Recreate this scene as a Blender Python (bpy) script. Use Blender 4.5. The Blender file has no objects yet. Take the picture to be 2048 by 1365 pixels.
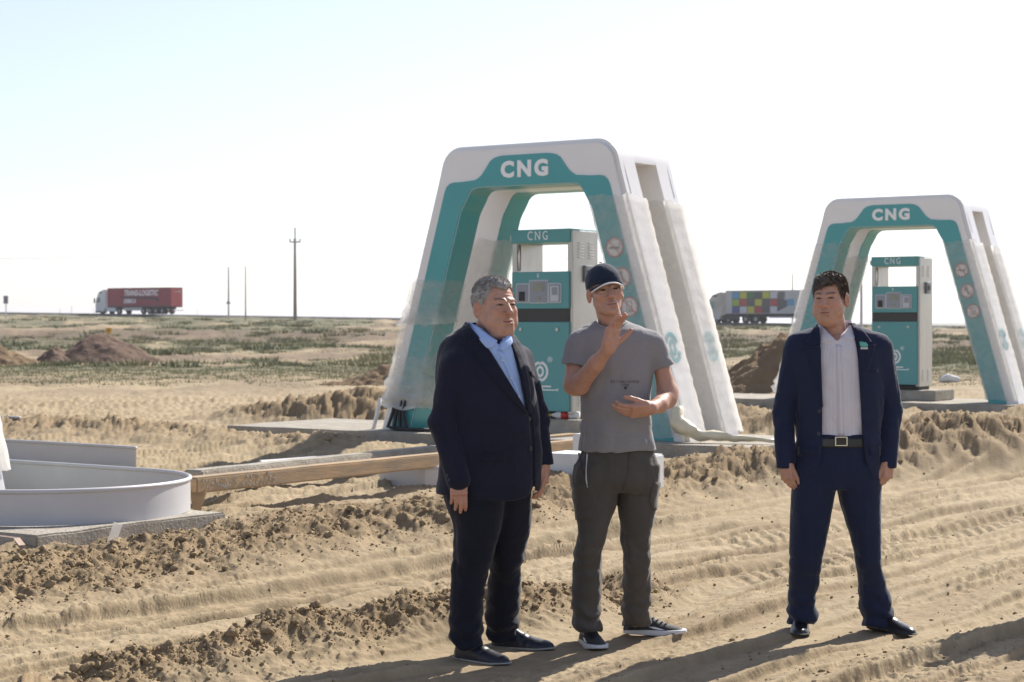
import bpy, bmesh, math, random
import numpy as np
from mathutils import Vector, Matrix
random.seed(7); RNG = np.random.default_rng(11)
C = bpy.context.scene.collection
SC = bpy.context.scene
R = math.radians

# ------------------------------------------------------------------ camera, sky, sun, exposure
F = 3700.0; HY = 643.0; H = 1.54          # focal length in photo pixels, horizon row, eye height
cam = bpy.data.cameras.new('camera'); co = bpy.data.objects.new('camera', cam); C.objects.link(co)
cam.sensor_width = 36.0; cam.lens = F / 2048 * 36.0
cam.clip_start = 0.1; cam.clip_end = 12000
PITCH = math.atan((682.5 - HY) / F)
co.location = (0, 0, H); co.rotation_euler = (math.pi / 2 - PITCH, 0, 0)
cam.dof.use_dof = True; cam.dof.focus_distance = 8.9; cam.dof.aperture_fstop = 6.3
SC.camera = co

SUN_AZ = R(37)                             # right of the viewing direction, in front of the camera
SUN_EL = R(40)
W = bpy.data.worlds.new('World'); SC.world = W; W.use_nodes = True
wn = W.node_tree.nodes; wl = W.node_tree.links
bg = wn['Background']; sky = wn.new('ShaderNodeTexSky'); sky.sky_type = 'NISHITA'
sky.sun_disc = False; sky.sun_elevation = SUN_EL; sky.sun_rotation = SUN_AZ
sky.altitude = 50; sky.air_density = 1.0; sky.dust_density = 0.6; sky.ozone_density = 1.0
hs = wn.new('ShaderNodeHueSaturation'); hs.inputs['Saturation'].default_value = .60; wl.new(sky.outputs[0], hs.inputs['Color'])
tn = wn.new('ShaderNodeMix'); tn.data_type = 'RGBA'; tn.blend_type = 'MULTIPLY'; tn.inputs['Factor'].default_value = 1; tn.inputs['B'].default_value = (.94, .95, 1.06, 1)   # cooler, hazy air
wl.new(hs.outputs[0], tn.inputs['A']); wl.new(tn.outputs['Result'], bg.inputs[0]); bg.inputs[1].default_value = 0.090
sl = bpy.data.lights.new('sun', 'SUN'); so = bpy.data.objects.new('sun', sl); C.objects.link(so)
sl.energy = 4.5; sl.angle = R(0.53); sl.color = (1.0, 0.94, 0.85)
sd = Vector((math.sin(SUN_AZ) * math.cos(SUN_EL), math.cos(SUN_AZ) * math.cos(SUN_EL), math.sin(SUN_EL)))
so.rotation_euler = sd.to_track_quat('Z', 'Y').to_euler()
SC.view_settings.view_transform = 'Standard'; SC.view_settings.look = 'None'
SC.view_settings.gamma = 1.0; SC.view_settings.use_curve_mapping = False
SC.view_settings.exposure = 0.80

# ------------------------------------------------------------------ helpers
def px(x, y, d):
    """point seen at photo pixel x, y at depth d"""
    a = math.tan(PITCH); k = (682.5 - y) / F
    dz = (k - a) / (1 + k * a)
    return ((x - 1024) / F * d * math.cos(PITCH) * (1 - dz * a), d, H + dz * d)

def tag(o, label=None, cat=None, group=None, kind=None):
    if label: o['label'] = label
    if cat: o['category'] = cat
    if group: o['group'] = group
    if kind: o['kind'] = kind
    return o

def thing(name, label, cat, loc=(0, 0, 0), rz=0.0, group=None):
    o = bpy.data.objects.new(name, None); C.objects.link(o)
    o.location = loc; o.rotation_euler = (0, 0, rz); o.empty_display_size = 0.2
    return tag(o, label, cat, group)

def meshdata(name, V, Fc, mats=(), smooth=False):
    me = bpy.data.meshes.new(name)
    V = np.asarray(V, dtype=np.float32).reshape(-1, 3)
    if isinstance(Fc, np.ndarray):
        n, k = Fc.shape
        me.vertices.add(len(V)); me.vertices.foreach_set('co', V.ravel())
        me.loops.add(n * k); me.loops.foreach_set('vertex_index', Fc.astype(np.int32).ravel())
        me.polygons.add(n); me.polygons.foreach_set('loop_start', np.arange(0, n * k, k, dtype=np.int32))
        me.polygons.foreach_set('loop_total', np.full(n, k, dtype=np.int32))
        me.update(calc_edges=True); me.validate()
    else:
        me.from_pydata([tuple(map(float, v)) for v in V], [], Fc); me.update()
    if smooth:
        me.polygons.foreach_set('use_smooth', np.ones(len(me.polygons), dtype=bool))
        if smooth == 'angle': me.set_sharp_from_angle(angle=R(35))
    for m in (mats if isinstance(mats, (list, tuple)) else [mats]):
        me.materials.append(m)
    return me

def obj(name, V, Fc, mats, parent=None, smooth=False):
    o = bpy.data.objects.new(name, meshdata(name, V, Fc, mats, smooth)); C.objects.link(o)
    if parent is not None: o.parent = parent
    return o

class MB:
    """collects simple shapes, builds ONE mesh object"""
    def __init__(s): s.v = []; s.f = []
    def add(s, V, Fc):
        n = len(s.v); s.v += [tuple(v) for v in V]; s.f += [tuple(i + n for i in f) for f in Fc]; return s
    def box(s, lo, hi, M=None):
        x0, y0, z0 = lo; x1, y1, z1 = hi
        V = [(x0, y0, z0), (x1, y0, z0), (x1, y1, z0), (x0, y1, z0), (x0, y0, z1), (x1, y0, z1), (x1, y1, z1), (x0, y1, z1)]
        if M is not None: V = [tuple(M @ Vector(v)) for v in V]
        return s.add(V, [(0, 3, 2, 1), (4, 5, 6, 7), (0, 1, 5, 4), (1, 2, 6, 5), (2, 3, 7, 6), (3, 0, 4, 7)])
    def tube(s, pts, r, n=8, cap=True):
        pts = [Vector(p) for p in pts]; rs = r if isinstance(r, (list, tuple)) else [r] * len(pts)
        V = []; prev = None
        for i, p in enumerate(pts):
            t = (pts[min(i + 1, len(pts) - 1)] - pts[max(i - 1, 0)]).normalized()
            if prev is None:
                a = Vector((0, 0, 1)) if abs(t.z) < .9 else Vector((1, 0, 0))
                prev = t.cross(a).normalized()
            else: prev = (prev - t * prev.dot(t)).normalized()
            b = t.cross(prev)
            for k in range(n):
                an = 2 * math.pi * k / n
                V.append(p + (prev * math.cos(an) + b * math.sin(an)) * rs[i])
        Fc = []
        for i in range(len(pts) - 1):
            for k in range(n):
                k2 = (k + 1) % n
                Fc.append((i * n + k, i * n + k2, (i + 1) * n + k2, (i + 1) * n + k))
        if cap: Fc += [tuple(range(n - 1, -1, -1)), tuple((len(pts) - 1) * n + k for k in range(n))]
        return s.add(V, Fc)
    def prism(s, poly, M, t):
        """polygon in local XY pushed t along local Z"""
        n = len(poly)
        V = [M @ Vector((p[0], p[1], 0)) for p in poly] + [M @ Vector((p[0], p[1], t)) for p in poly]
        return s.add(V, [tuple(range(n - 1, -1, -1)), tuple(range(n, 2 * n))] + [(i, (i + 1) % n, n + (i + 1) % n, n + i) for i in range(n)])
    def ring(s, c, r0, r1, M, t, a0=0, a1=360, n=32, sx=1, sy=1):
        full = abs(a1 - a0) >= 359.9
        V = []; Fc = []
        for i in range(n + 1):
            a = R(a0 + (a1 - a0) * i / n)
            for rr, z in ((r0, 0), (r1, 0), (r1, t), (r0, t)):
                V.append(M @ Vector((c[0] + math.cos(a) * rr * sx, c[1] + math.sin(a) * rr * sy, z)))
        for i in range(n):
            for k in range(4):
                k2 = (k + 1) % 4
                Fc.append((i * 4 + k, i * 4 + k2, (i + 1) * 4 + k2, (i + 1) * 4 + k))
        if not full: Fc += [(0, 1, 2, 3), (n * 4 + 3, n * 4 + 2, n * 4 + 1, n * 4)]
        return s.add(V, Fc)
    def build(s, name, mat, parent=None, smooth=False, bevel=0, seg=2, fix=True):
        o = obj(name, s.v, s.f, mat, parent, smooth)
        if fix or bevel:
            bm = bmesh.new(); bm.from_mesh(o.data)
            bmesh.ops.recalc_face_normals(bm, faces=bm.faces)
            bm.to_mesh(o.data); bm.free()
        if bevel:
            m = o.modifiers.new('bevel', 'BEVEL'); m.width = bevel; m.segments = seg; m.limit_method = 'ANGLE'; m.angle_limit = R(40)
            m.harden_normals = False
        return o

def text(name, body, size, M, mat, parent, bold=0.0, ext=0.002, sx=1.0, align='CENTER', shear=0.0, space=1.0):
    cu = bpy.data.curves.new(name, 'FONT'); cu.body = body; cu.size = size; cu.align_x = align; cu.align_y = 'CENTER'
    cu.offset = bold; cu.extrude = ext; cu.resolution_u = 3; cu.shear = shear; cu.space_character = space
    t = bpy.data.objects.new(name, cu); C.objects.link(t)
    dg = bpy.context.evaluated_depsgraph_get()
    me = bpy.data.meshes.new_from_object(t.evaluated_get(dg))
    bpy.data.objects.remove(t); bpy.data.curves.remove(cu)
    me.transform(M @ Matrix.Diagonal((sx, 1, 1, 1))); me.materials.clear(); me.materials.append(mat); me.name = name
    o = bpy.data.objects.new(name, me); C.objects.link(o); o.parent = parent
    return o

def copy_tree(o, parent=None):
    c = o.copy(); C.objects.link(c); c.parent = parent
    for ch in list(o.children): copy_tree(ch, c)
    return c

# ------------------------------------------------------------------ noise (numpy)
_P = RNG.permutation(512).astype(np.int64); _PP = np.concatenate([_P, _P, _P])
_G = RNG.normal(size=(512, 3)); _G /= np.linalg.norm(_G, axis=1)[:, None]
def _fade(t): return t * t * t * (t * (t * 6 - 15) + 10)
def perlin2(x, y):
    xi = np.floor(x).astype(np.int64); yi = np.floor(y).astype(np.int64); xf = x - xi; yf = y - yi
    u = _fade(xf); v = _fade(yf); xi &= 511; yi &= 511; x1 = (xi + 1) & 511; y1 = (yi + 1) & 511
    def g(a, b, dx, dy):
        k = _PP[_PP[a] + b] & 511
        return _G[k, 0] * dx + _G[k, 1] * dy
    return 1.7 * ((g(xi, yi, xf, yf) * (1 - u) + g(x1, yi, xf - 1, yf) * u) * (1 - v) +
            (g(xi, y1, xf, yf - 1) * (1 - u) + g(x1, y1, xf - 1, yf - 1) * u) * v)
def perlin3(p):
    pi = np.floor(p).astype(np.int64); pf = p - pi; w = _fade(pf); pi &= 511
    r = 0
    for a in (0, 1):
        for b in (0, 1):
            for c in (0, 1):
                k = _PP[_PP[_PP[(pi[:, 0] + a) & 511] + ((pi[:, 1] + b) & 511)] + ((pi[:, 2] + c) & 511)] & 511
                d = _G[k, 0] * (pf[:, 0] - a) + _G[k, 1] * (pf[:, 1] - b) + _G[k, 2] * (pf[:, 2] - c)
                wt = (w[:, 0] if a else 1 - w[:, 0]) * (w[:, 1] if b else 1 - w[:, 1]) * (w[:, 2] if c else 1 - w[:, 2])
                r = r + d * wt
    return 1.5 * r
def fbm2(x, y, o=4, g=.5):
    s = 0; a = 1; f = 1
    for i in range(o):
        s = s + a * perlin2(x * f + 17.3 * i, y * f - 9.1 * i); a *= g; f *= 2.03
    return s
def billow2(x, y, o=4, g=.5):
    s = 0; a = 1; f = 1
    for i in range(o):
        s = s + a * (1 - np.abs(perlin2(x * f + 31.7 * i, y * f + 5.3 * i)) * 2); a *= g; f *= 2.1
    return s
def lumps2(x, y, sz=1.0, seed=0.0, rr=0.55):
    """round clods: height of the tallest bump over the nearest feature points"""
    X = x / sz; Y = y / sz; xi = np.floor(X).astype(np.int64); yi = np.floor(Y).astype(np.int64)
    out = np.zeros_like(X)
    for a in (-1, 0, 1):
        for b in (-1, 0, 1):
            k = _PP[_PP[(xi + a + int(seed * 7)) & 511] + ((yi + b) & 511)] & 511
            fx = (k * 0.6180339 % 1.0); fy = (k * 0.7548777 % 1.0); rad = rr * (0.35 + 0.65 * (k * 0.4142 % 1.0))
            d2 = (X - xi - a - fx) ** 2 + (Y - yi - b - fy) ** 2
            out = np.maximum(out, np.sqrt(np.maximum(rad * rad - d2, 0)))
    return out * sz
def sst(a, b, x):
    t = np.clip((x - a) / (b - a), 0, 1); return t * t * (3 - 2 * t)

# ------------------------------------------------------------------ materials
def mat(name, col, rough=.6, metal=0.0, bump=0.0, bscale=30.0, var=0.0, vscale=4.0, spec=.5, col2=None, attr=None, sub=0.0, coat=0.0, aniso=(1, 1, 1), detail=5.0):
    m = bpy.data.materials.new(name); m.use_nodes = True
    n = m.node_tree.nodes; l = m.node_tree.links; p = n['Principled BSDF']
    p.inputs['Base Color'].default_value = (*col, 1); p.inputs['Roughness'].default_value = rough
    p.inputs['Metallic'].default_value = metal; p.inputs['Specular IOR Level'].default_value = spec
    if coat: p.inputs['Coat Weight'].default_value = coat; p.inputs['Coat Roughness'].default_value = .08
    tc = n.new('ShaderNodeTexCoord'); mp = n.new('ShaderNodeMapping'); l.new(tc.outputs['Object'], mp.inputs[0])
    mp.inputs['Scale'].default_value = aniso
    base = None
    if attr:
        at = n.new('ShaderNodeAttribute'); at.attribute_name = attr; base = at.outputs['Color']; l.new(base, p.inputs['Base Color'])
    if var or col2:
        nz = n.new('ShaderNodeTexNoise'); nz.inputs['Scale'].default_value = vscale; nz.inputs['Detail'].default_value = detail
        nz.inputs['Roughness'].default_value = .62
        l.new(mp.outputs[0], nz.inputs['Vector'])
        mx = n.new('ShaderNodeMix'); mx.data_type = 'RGBA'
        cr = n.new('ShaderNodeValToRGB'); cr.color_ramp.elements[0].position = .32; cr.color_ramp.elements[1].position = .68
        l.new(nz.outputs['Fac'], cr.inputs[0]); l.new(cr.outputs[0], mx.inputs['Factor'])
        if col2 is not None and not attr:
            mx.inputs['A'].default_value = (*col, 1); mx.inputs['B'].default_value = (*col2, 1); out = mx.outputs['Result']
        else:
            mx.blend_type = 'MULTIPLY'; mx.inputs['B'].default_value = (1 - var, 1 - var, 1 - var, 1)
            if base is not None: l.new(base, mx.inputs['A'])
            else: mx.inputs['A'].default_value = (*col, 1)
            out = mx.outputs['Result']
        l.new(out, p.inputs['Base Color'])
    if bump:
        nb = n.new('ShaderNodeTexNoise'); nb.inputs['Scale'].default_value = bscale; nb.inputs['Detail'].default_value = 6
        l.new(mp.outputs[0], nb.inputs['Vector'])
        bp = n.new('ShaderNodeBump'); bp.inputs['Strength'].default_value = min(1, bump * 10); bp.inputs['Distance'].default_value = bump * .1 if bump != .10 else .005
        l.new(nb.outputs['Fac'], bp.inputs['Height']); l.new(bp.outputs[0], p.inputs['Normal'])
    if sub:
        p.inputs['Subsurface Weight'].default_value = sub; p.inputs['Subsurface Radius'].default_value = (.012, .005, .003); p.inputs['Subsurface Scale'].default_value = 1.0
    return m

M_sand = mat('sand', (.4, .3, .19), .95, attr='col', var=.24, vscale=9.0, bump=.10, bscale=42, spec=.15, detail=9)
M_clod = mat('clod_soil', (.37, .275, .165), .95, bump=.2, bscale=70, var=.25, vscale=14, spec=.12)
M_white = mat('white_paint', (.79, .775, .765), .32, var=.05, vscale=3, bump=.004, bscale=8)
M_teal = mat('teal_paint', (.060, .33, .345), .3, var=.06, vscale=2, bump=.003, bscale=6)
M_teal2 = mat('teal_enamel', (.095, .325, .335), .38, var=.05, vscale=5)
M_steel = mat('brushed_steel', (.50, .485, .455), .38, metal=.85, var=.12, vscale=9, aniso=(1, 1, .15))
M_galv = mat('galvanised_sheet', (.53, .52, .53), .5, metal=.1, var=.10, vscale=2.2)
M_dark = mat('dark_plastic', (.025, .024, .024), .5)
M_char = mat('charcoal_panel', (.035, .034, .034), .45)
M_grey = mat('grey_plastic', (.28, .30, .34), .45)
M_lgrey = mat('pale_grey_rim', (.55, .57, .60), .45)
M_letter = mat('white_letter', (.82, .82, .82), .4)
M_conc = mat('concrete', (.42, .385, .33), .9, bump=.15, bscale=45, col2=(.30, .27, .225), vscale=5, spec=.2, detail=8)
M_wood = mat('beam_wood', (.45, .31, .18), .8, col2=(.30, .235, .165), vscale=3.5, bump=.05, bscale=20, aniso=(1, 1, 6), spec=.25)
M_asph = mat('asphalt', (.06, .058, .056), .9, var=.2, vscale=.3)
M_rust = mat('rusty_steel', (.23, .15, .11), .6, metal=.5, col2=(.30, .24, .20), vscale=14)
M_foam = mat('white_block', (.70, .70, .69), .8, var=.14, vscale=9, bump=.05, bscale=60)
M_black = mat('black_rubber', (.015, .015, .015), .6)
M_red = mat('red_paint', (.48, .025, .02), .4)
M_pole = mat('concrete_pole', (.33, .30, .26), .9, var=.2, vscale=3)
M_tarp = mat('trailer_red', (.30, .03, .042), .6, var=.15, vscale=.8)
M_tarp2 = mat('trailer_red_door', (.42, .045, .035), .5, var=.1, vscale=1)
# ------------------------------------------------------------------ the ground: one height field reaching the horizon
WS = np.array([.6, .8]); WT = np.array([.8, -.6])       # along and across the driveway
def road_y(X): return 246.7 - .655 * X
def road_z(X): return 2.5 - (X + 57) * .0149
def ground_z(X, Y, detail=True):
    s = X * .6 + Y * .8; t = X * .8 - Y * .6
    wob = .16 * perlin2(s * .55, t * .2 + 3) + .05 * perlin2(s * 2.1, t + 8)
    near = 1 - sst(30, 45, Y)
    h = .018 * fbm2(X * .7, Y * .7, 3) * (1 + sst(20, 60, Y) * 3)
    # fill behind the berm
    fill = sst(-8.3, -9.3, t) * near
    h = h + fill * (.09 + .05 * fbm2(X * .9 + 5, Y * .9, 4) + .018 * billow2(X * 2, Y * 2, 3))
    # long berm of dug-out soil
    hb = np.interp(s, [2, 4.5, 6, 8, 9, 10.2, 11.5, 13, 15, 16.5, 18.5, 21, 24], [.02, .03, .06, .18, .20, .20, .16, .20, .26, .36, .46, .38, .1])
    tc = np.interp(s, [4, 6, 8, 10, 13, 16, 18.5, 22], [-8.2, -8.3, -8.38, -8.3, -8.7, -8.3, -7.75, -7.2]) + wob
    q = t - tc
    prof = np.where(q > 0, 1 - sst(.0, .85, q), 1 - sst(.05, 1.1, -q))
    berm = prof * hb * (1 + .35 * perlin2(s * 1.3, t * .5 + 40))
    mk = np.clip(prof * 1.15, 0, 1) * near
    # low ridge in the foreground
    hr = np.interp(s, [2, 4.8, 5.6, 6.6, 7.4, 7.9, 8.25, 8.6, 8.9], [.10, .12, .14, .16, .18, .14, .05, .12, 0])
    q2 = t + 5.92 - wob * .7 - .22 * sst(5, 7.5, s)
    prof2 = np.where(q2 > 0, 1 - sst(.0, .46, q2), 1 - sst(.0, .28, -q2))
    ridge = prof2 * hr * (1 + .4 * perlin2(s * 2.2, t + 70))
    mk2 = np.clip(prof2 * 1.2, 0, 1) * (hr > 0.01)
    # heaps round the islands
    heaps = 0
    for (hx, hy, a, b, hh) in ((-2.6, 25.2, 1.8, .7, .33), (-1.3, 25.0, 1.3, .6, .34), (-4.6, 22.5, 2.2, .8, .15), (-2.2, 20.3, 1.2, .6, .13), (-7, 23.5, 2.5, 1, .10),
                               (2.4, 26, 1.6, .6, .3), (8.2, 24.5, 2.2, .8, .3), (5.2, 22.7, 1.4, .6, .22), (3.4, 22.5, 1.0, .5, .30)):
        e = ((X - hx) * .8 + (Y - hy) * -.6) / a, ((X - hx) * .6 + (Y - hy) * .8) / b
        r2 = e[0] ** 2 + e[1] ** 2
        heaps = heaps + hh * np.exp(-r2 * 1.1)
    mk3 = np.clip(heaps * 5, 0, 1)
    h = h + (berm * near + ridge + heaps)
    rough = np.clip(mk + mk2 + mk3, 0, 1.2)
    lane = (1 - np.clip(rough * 1.4, 0, 1)) * near
    if detail:
        sx = X + .04 * perlin2(X * 5, Y * 5); sy = Y + .04 * perlin2(X * 5 + 9, Y * 5)
        wet = .5 + .5 * perlin2(X * .8 + 3, Y * .8)
        h = h + rough * (.042 * (1 + .9 * sst(11, 15, s)) * billow2(sx * 2.6, sy * 2.6, 6, .6) - .025 * (1 + .9 * sst(11, 15, s)) + .30 * lumps2(sx + 5, sy, .22, 13, .42) * sst(11, 14, s) + .20 * lumps2(sx, sy, .13, 1, .4) * (wet > .45) + .45 * lumps2(sx + 3, sy, .06, 2, .45) + .4 * lumps2(sx, sy + 7, .03, 3, .5))
        # wheel ruts and crawler marks along the lane
        for (tr, w, dp, s0, s1) in ((-7.42, .05, .05, 3, 30), (-7.12, .16, .035, 3, 24), (-6.82, .045, .045, 4, 26), (-6.58, .14, .03, 4, 12), (-5.62, .05, .035, 8.6, 40), (-5.2, .17, .045, 8.2, 40),
                                    (-4.82, .05, .04, 8.6, 40), (-6.1, .2, .035, 9.3, 40), (-3.1, .2, .03, 9, 40), (-3.75, .05, .03, 7, 40), (-2.2, .18, .03, 8, 40)):
            qq = t - tr - .10 * perlin2(s * .35, tr * 3.1) - .015 * perlin2(s * 3, tr)
            on = sst(s0, s0 + .8, s) * (1 - sst(s1 - 2, s1, s)) * np.clip(.75 + .6 * perlin2(s * .5, tr * 7), 0, 1)
            h = h + lane * on * 0.95 * (-dp * np.exp(-(qq / w) ** 4) + dp * .75 * np.exp(-((np.abs(qq) - w * 1.35) / (w * .28 + .012)) ** 2) * (.8 + .5 * perlin2(s * 5, t * 5)))
            tread = np.exp(-(qq / (w * .85)) ** 6) * on * (w > .1)
            ph = (s + np.abs(qq) * .7) / .115
            h = h + lane * tread * .007 * (np.abs((ph % 1) - .5) * 2) ** 1.5
        # crisp tyre prints: a sunk band with sharp walls and raised lugs
        for (tr, w, s0, s1, ph0) in ((-5.45, .19, 9.2, 40, .3), (-6.35, .20, 10.5, 22, .7), (-3.35, .17, 9.5, 40, .1), (-7.05, .16, 4.0, 11, .5), (-4.35, .15, 11, 40, .9)):
            qq = t - tr - .07 * perlin2(s * .25, np.full_like(s, tr * 5.1)) - .006 * perlin2(s * 5, t * 5)
            on = sst(s0, s0 + .4, s) * (1 - sst(s1 - 1, s1, s)); pr = sst(w, w - .025, np.abs(qq))
            f_ = ((s + np.abs(qq) * .75) / .17 + ph0) % 1; lug = sst(.30, .38, f_) - sst(.78, .86, f_)
            lg = np.clip(perlin2(s * .4 + tr, t * .3 + 50) * 2.2 + .35, 0, 1)
            h = h + lane * on * (-.030 * pr + .020 * pr * lug * lg + .016 * np.exp(-((np.abs(qq) - w - .03) / .028) ** 2) * np.clip(.5 + perlin2(s * 4, t * 3 + tr), 0, 1.4))
        # thin scarps left by the blade, running along the lane
        tw = t + .10 * perlin2(s * .3, t * .5) + .018 * perlin2(s * 2.2, t * 2) + .010 * perlin2(s * 9, t * 6)
        for (w, hg, sd) in ((.43, .052, 0), (.26, .030, 5)):
            sw = (tw + sd) / w; k = np.floor(sw); fr = sw - k
            on = np.clip(perlin2(s * .35 + k * 7.3, k * 3.1 + sd) * 2.5 + .75, 0, 1)
            h = h + lane * (s > 3) * on * hg * (np.clip(fr / .95, 0, 1) ** 1.5 - sst(.95, 1.0, fr))
        # crumbly patches, prints, crust
        pat = sst(.15, .5, fbm2(s * .5 + 20, t * 1.3, 3))
        h = h + lane * (pat * (.010 * billow2(sx * 5, sy * 5, 4) + .55 * lumps2(sx, sy, .06, 4, .42) + .5 * lumps2(sx, sy, .03, 5, .45)) + .003 * fbm2(s * 4, t * 18, 3) + .0045 * billow2(sx * 9, sy * 9, 3) + .30 * lumps2(sx, sy, .045, 8, .38) * (fbm2(X * 1.3 - 9, Y * 1.3, 2) > .0) + .35 * lumps2(sx + 2, sy, .022, 11, .42) * (fbm2(X * 2.3 + 4, Y * 2.3, 2) > -.1)
)
        h = h + sst(24, 40, Y) * (1 - sst(90, 140, Y)) * .03 * billow2(X * .8, Y * .8, 4)
    # level standing places for the three people
    for (fx, fy, fr) in ((-.08, 8.4, .5), (.5, 8.7, .5), (1.62, 9.02, .55)):
        k = np.exp(-((X - fx) ** 2 + (Y - fy) ** 2) / fr ** 2 * 1.4)
        h = h * (1 - k) + k * (.15 * h - .002)
    # far plain climbing to the road bank
    dr = (road_y(X) - Y) * .836
    zr = road_z(np.clip(X, -150, 130))
    rise = zr - .75
    far = np.where(dr > 0, rise * sst(175, 18, dr), rise)
    far = far + .75 * sst(12, 2.5, dr)
    far = np.where(dr < -8, zr - (zr + 2.5) * sst(-8, -60, dr), far)
    h = h + far * sst(40, 75, Y)
    step = sst(128, 116, dr) * .55 - .55 * sst(70, 40, dr)
    h = h + step * sst(60, 80, Y) * (dr > -2) * (.8 + .6 * perlin2(X * .06, Y * .02))
    if detail: h = h + sst(55, 90, Y) * sst(6, 20, dr) * (.20 * fbm2(X * .09, Y * .07, 4) + .10 * billow2(X * .35, Y * .35, 3))
    return h, rough, lane, dr, s, t

def make_ground():
    ys = [1 / k for k in np.linspace(1 / 7.3, 1 / 60, 690)] + [1 / k for k in np.linspace(1 / 60.5, 1 / 380, 150)] + list(np.geomspace(400, 9000, 14))
    ys = np.array([-90, -50, -25, -12, -5, 0, 3, 5, 6.2, 6.9] + ys)
    r = np.concatenate([-np.geomspace(6, .36, 16), np.linspace(-.345, .345, 830), np.geomspace(.36, 6, 16)])
    g = np.where(ys > 4, ys, 8 - ys)
    X = r[None, :] * g[:, None]; Y = np.repeat(ys[:, None], len(r), 1)
    shp = X.shape; X = X.ravel(); Y = Y.ravel()
    h, rough, lane, dr, s, t = ground_z(X, Y)
    n0, n1 = shp
    idx = np.arange(n0 * n1).reshape(n0, n1)
    Fc = np.stack([idx[:-1, :-1], idx[:-1, 1:], idx[1:, 1:], idx[1:, :-1]], -1).reshape(-1, 4)
    V = np.stack([X, Y, h], 1)
    # soil colour: pale dry sand, browner dug soil, dusty olive scrub further out
    a = np.array([.385, .305, .195]); dug = np.array([.25, .178, .102]); olive = np.array([.165, .165, .10]); brown = np.array([.19, .14, .10]); pale = np.array([.42, .335, .225])
    n1_ = .5 + .5 * fbm2(X * .35, Y * .35, 4); n2_ = .5 + .5 * fbm2(X * .085 + 4, Y * .05, 4)
    col = a[None] * (1 + .12 * (n1_ - .5)[:, None])
    k = np.clip(rough, 0, 1)[:, None] * .85; col = col * (1 - k) + dug * k
    kp = (sst(.55, .8, n1_) * lane * .6)[:, None]; col = col * (1 - kp) + pale * kp
    stk = sst(.48, .78, .5 + .5 * fbm2(s * .22, t * 2.6, 4)); nearm = (1 - sst(26, 42, Y))
    ks = (stk * lane * nearm * .62)[:, None]; col = col * (1 - ks) + np.array([.30, .225, .14]) * ks
    kd = (sst(.60, .9, .5 + .5 * fbm2(X * .8 + 31, Y * .8, 4)) * nearm * .4)[:, None]; col = col * (1 - kd) + np.array([.26, .195, .12]) * kd
    kb = (sst(28, 44, Y) * sst(.35, .65, .5 + .5 * fbm2(X * .25, Y * .12 + 9, 3)) * (.45 + .35 * sst(60, 75, Y)))[:, None]; col = col * (1 - kb) + brown * kb
    veg = sst(46, 62, Y) * sst(.30, .50, n2_ + .12 * fbm2(X * .5, Y * .4, 3) + .10 * sst(50, 5, dr))
    kv = (veg * .85)[:, None]; col = col * (1 - kv) + olive * kv
    trk = (np.exp(-((dr - 62 - 3 * perlin2(X * .02, Y * .02)) / 7) ** 2) * sst(60, 80, Y))[:, None]; col = col * (1 - trk) + pale * trk
    stp = (np.exp(-((dr - 122) / 8) ** 2) * sst(60, 80, Y))[:, None] * .8; col = col * (1 - stp) + brown * stp
    o = obj('ground', V, Fc, M_sand, None, True)
    at = o.data.attributes.new('col', 'FLOAT_COLOR', 'POINT')
    at.data.foreach_set('color', np.concatenate([col, np.ones((len(col), 1))], 1).astype(np.float32).ravel())
    tag(o, kind='structure')
    return o
ground = make_ground()

def gz(x, y):
    return float(ground_z(np.array([float(x)]), np.array([float(y)]))[0][0])

# road along the skyline
def road():
    xs = np.linspace(-260, 330, 60); V = []; Fc = []
    nrm = np.array([.548, .836])
    for i, x in enumerate(xs):
        y = road_y(x); z = road_z(np.clip(x, -150, 130))
        for k, (off, dz) in enumerate(((-4.6, -.06), (-3.9, .12), (3.9, .12), (4.6, -.06))):
            V.append((x + nrm[0] * off, y + nrm[1] * off, z + dz))
        if i:
            for k in range(3): Fc.append(((i - 1) * 4 + k, i * 4 + k, i * 4 + k + 1, (i - 1) * 4 + k + 1))
    o = obj('road', V, Fc, M_asph); tag(o, kind='structure')
road()

# loose clods and stones: tens of thousands of crumbs, one mesh
def icos(sub):
    bm = bmesh.new(); bmesh.ops.create_icosphere(bm, subdivisions=sub, radius=1)
    V = np.array([v.co[:] for v in bm.verts]); Fc = np.array([[v.index for v in f.verts] for f in bm.faces]); bm.free(); return V, Fc
I1 = icos(1); I2 = icos(2)
def scatter_clods(name, n, area, size, prob, base, matr, kindlabel):
    Vb, Fb = base
    X = RNG.uniform(area[0], area[1], n * 12); Y = 1 / RNG.uniform(1 / area[3], 1 / area[2], n * 12); X = X * Y
    h, rough, lane, dr, s, t = ground_z(X, Y)
    keep = RNG.random(len(X)) < prob(rough, lane, X, Y, s, t)
    keep &= (np.hypot(X + .08, Y - 8.4) > .5) & (np.hypot(X - .5, Y - 8.7) > .5)
    X = X[keep][:n]; Y = Y[keep][:n]; h = h[keep][:n]; m = len(X)
    sz = size[0] * (size[1] / size[0]) ** (RNG.random(m) ** 2.8)
    rot = RNG.normal(size=(m, 3, 3)); q, _ = np.linalg.qr(rot)
    sc = RNG.uniform(.6, 1.25, (m, 1, 3)); jit = 1 + .26 * RNG.normal(size=(m, len(Vb), 1)).clip(-1.6, 1.6)
    P = (Vb[None] * jit * sc) @ q * sz[:, None, None]
    P[..., 2] *= .8
    P = P + np.stack([X, Y, h + sz * .28], 1)[:, None, :]
    Fc = (Fb[None] + (np.arange(m) * len(Vb))[:, None, None]).reshape(-1, 3)
    o = obj(name, P.reshape(-1, 3), Fc, matr, None, False); tag(o, kind='stuff')
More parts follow.
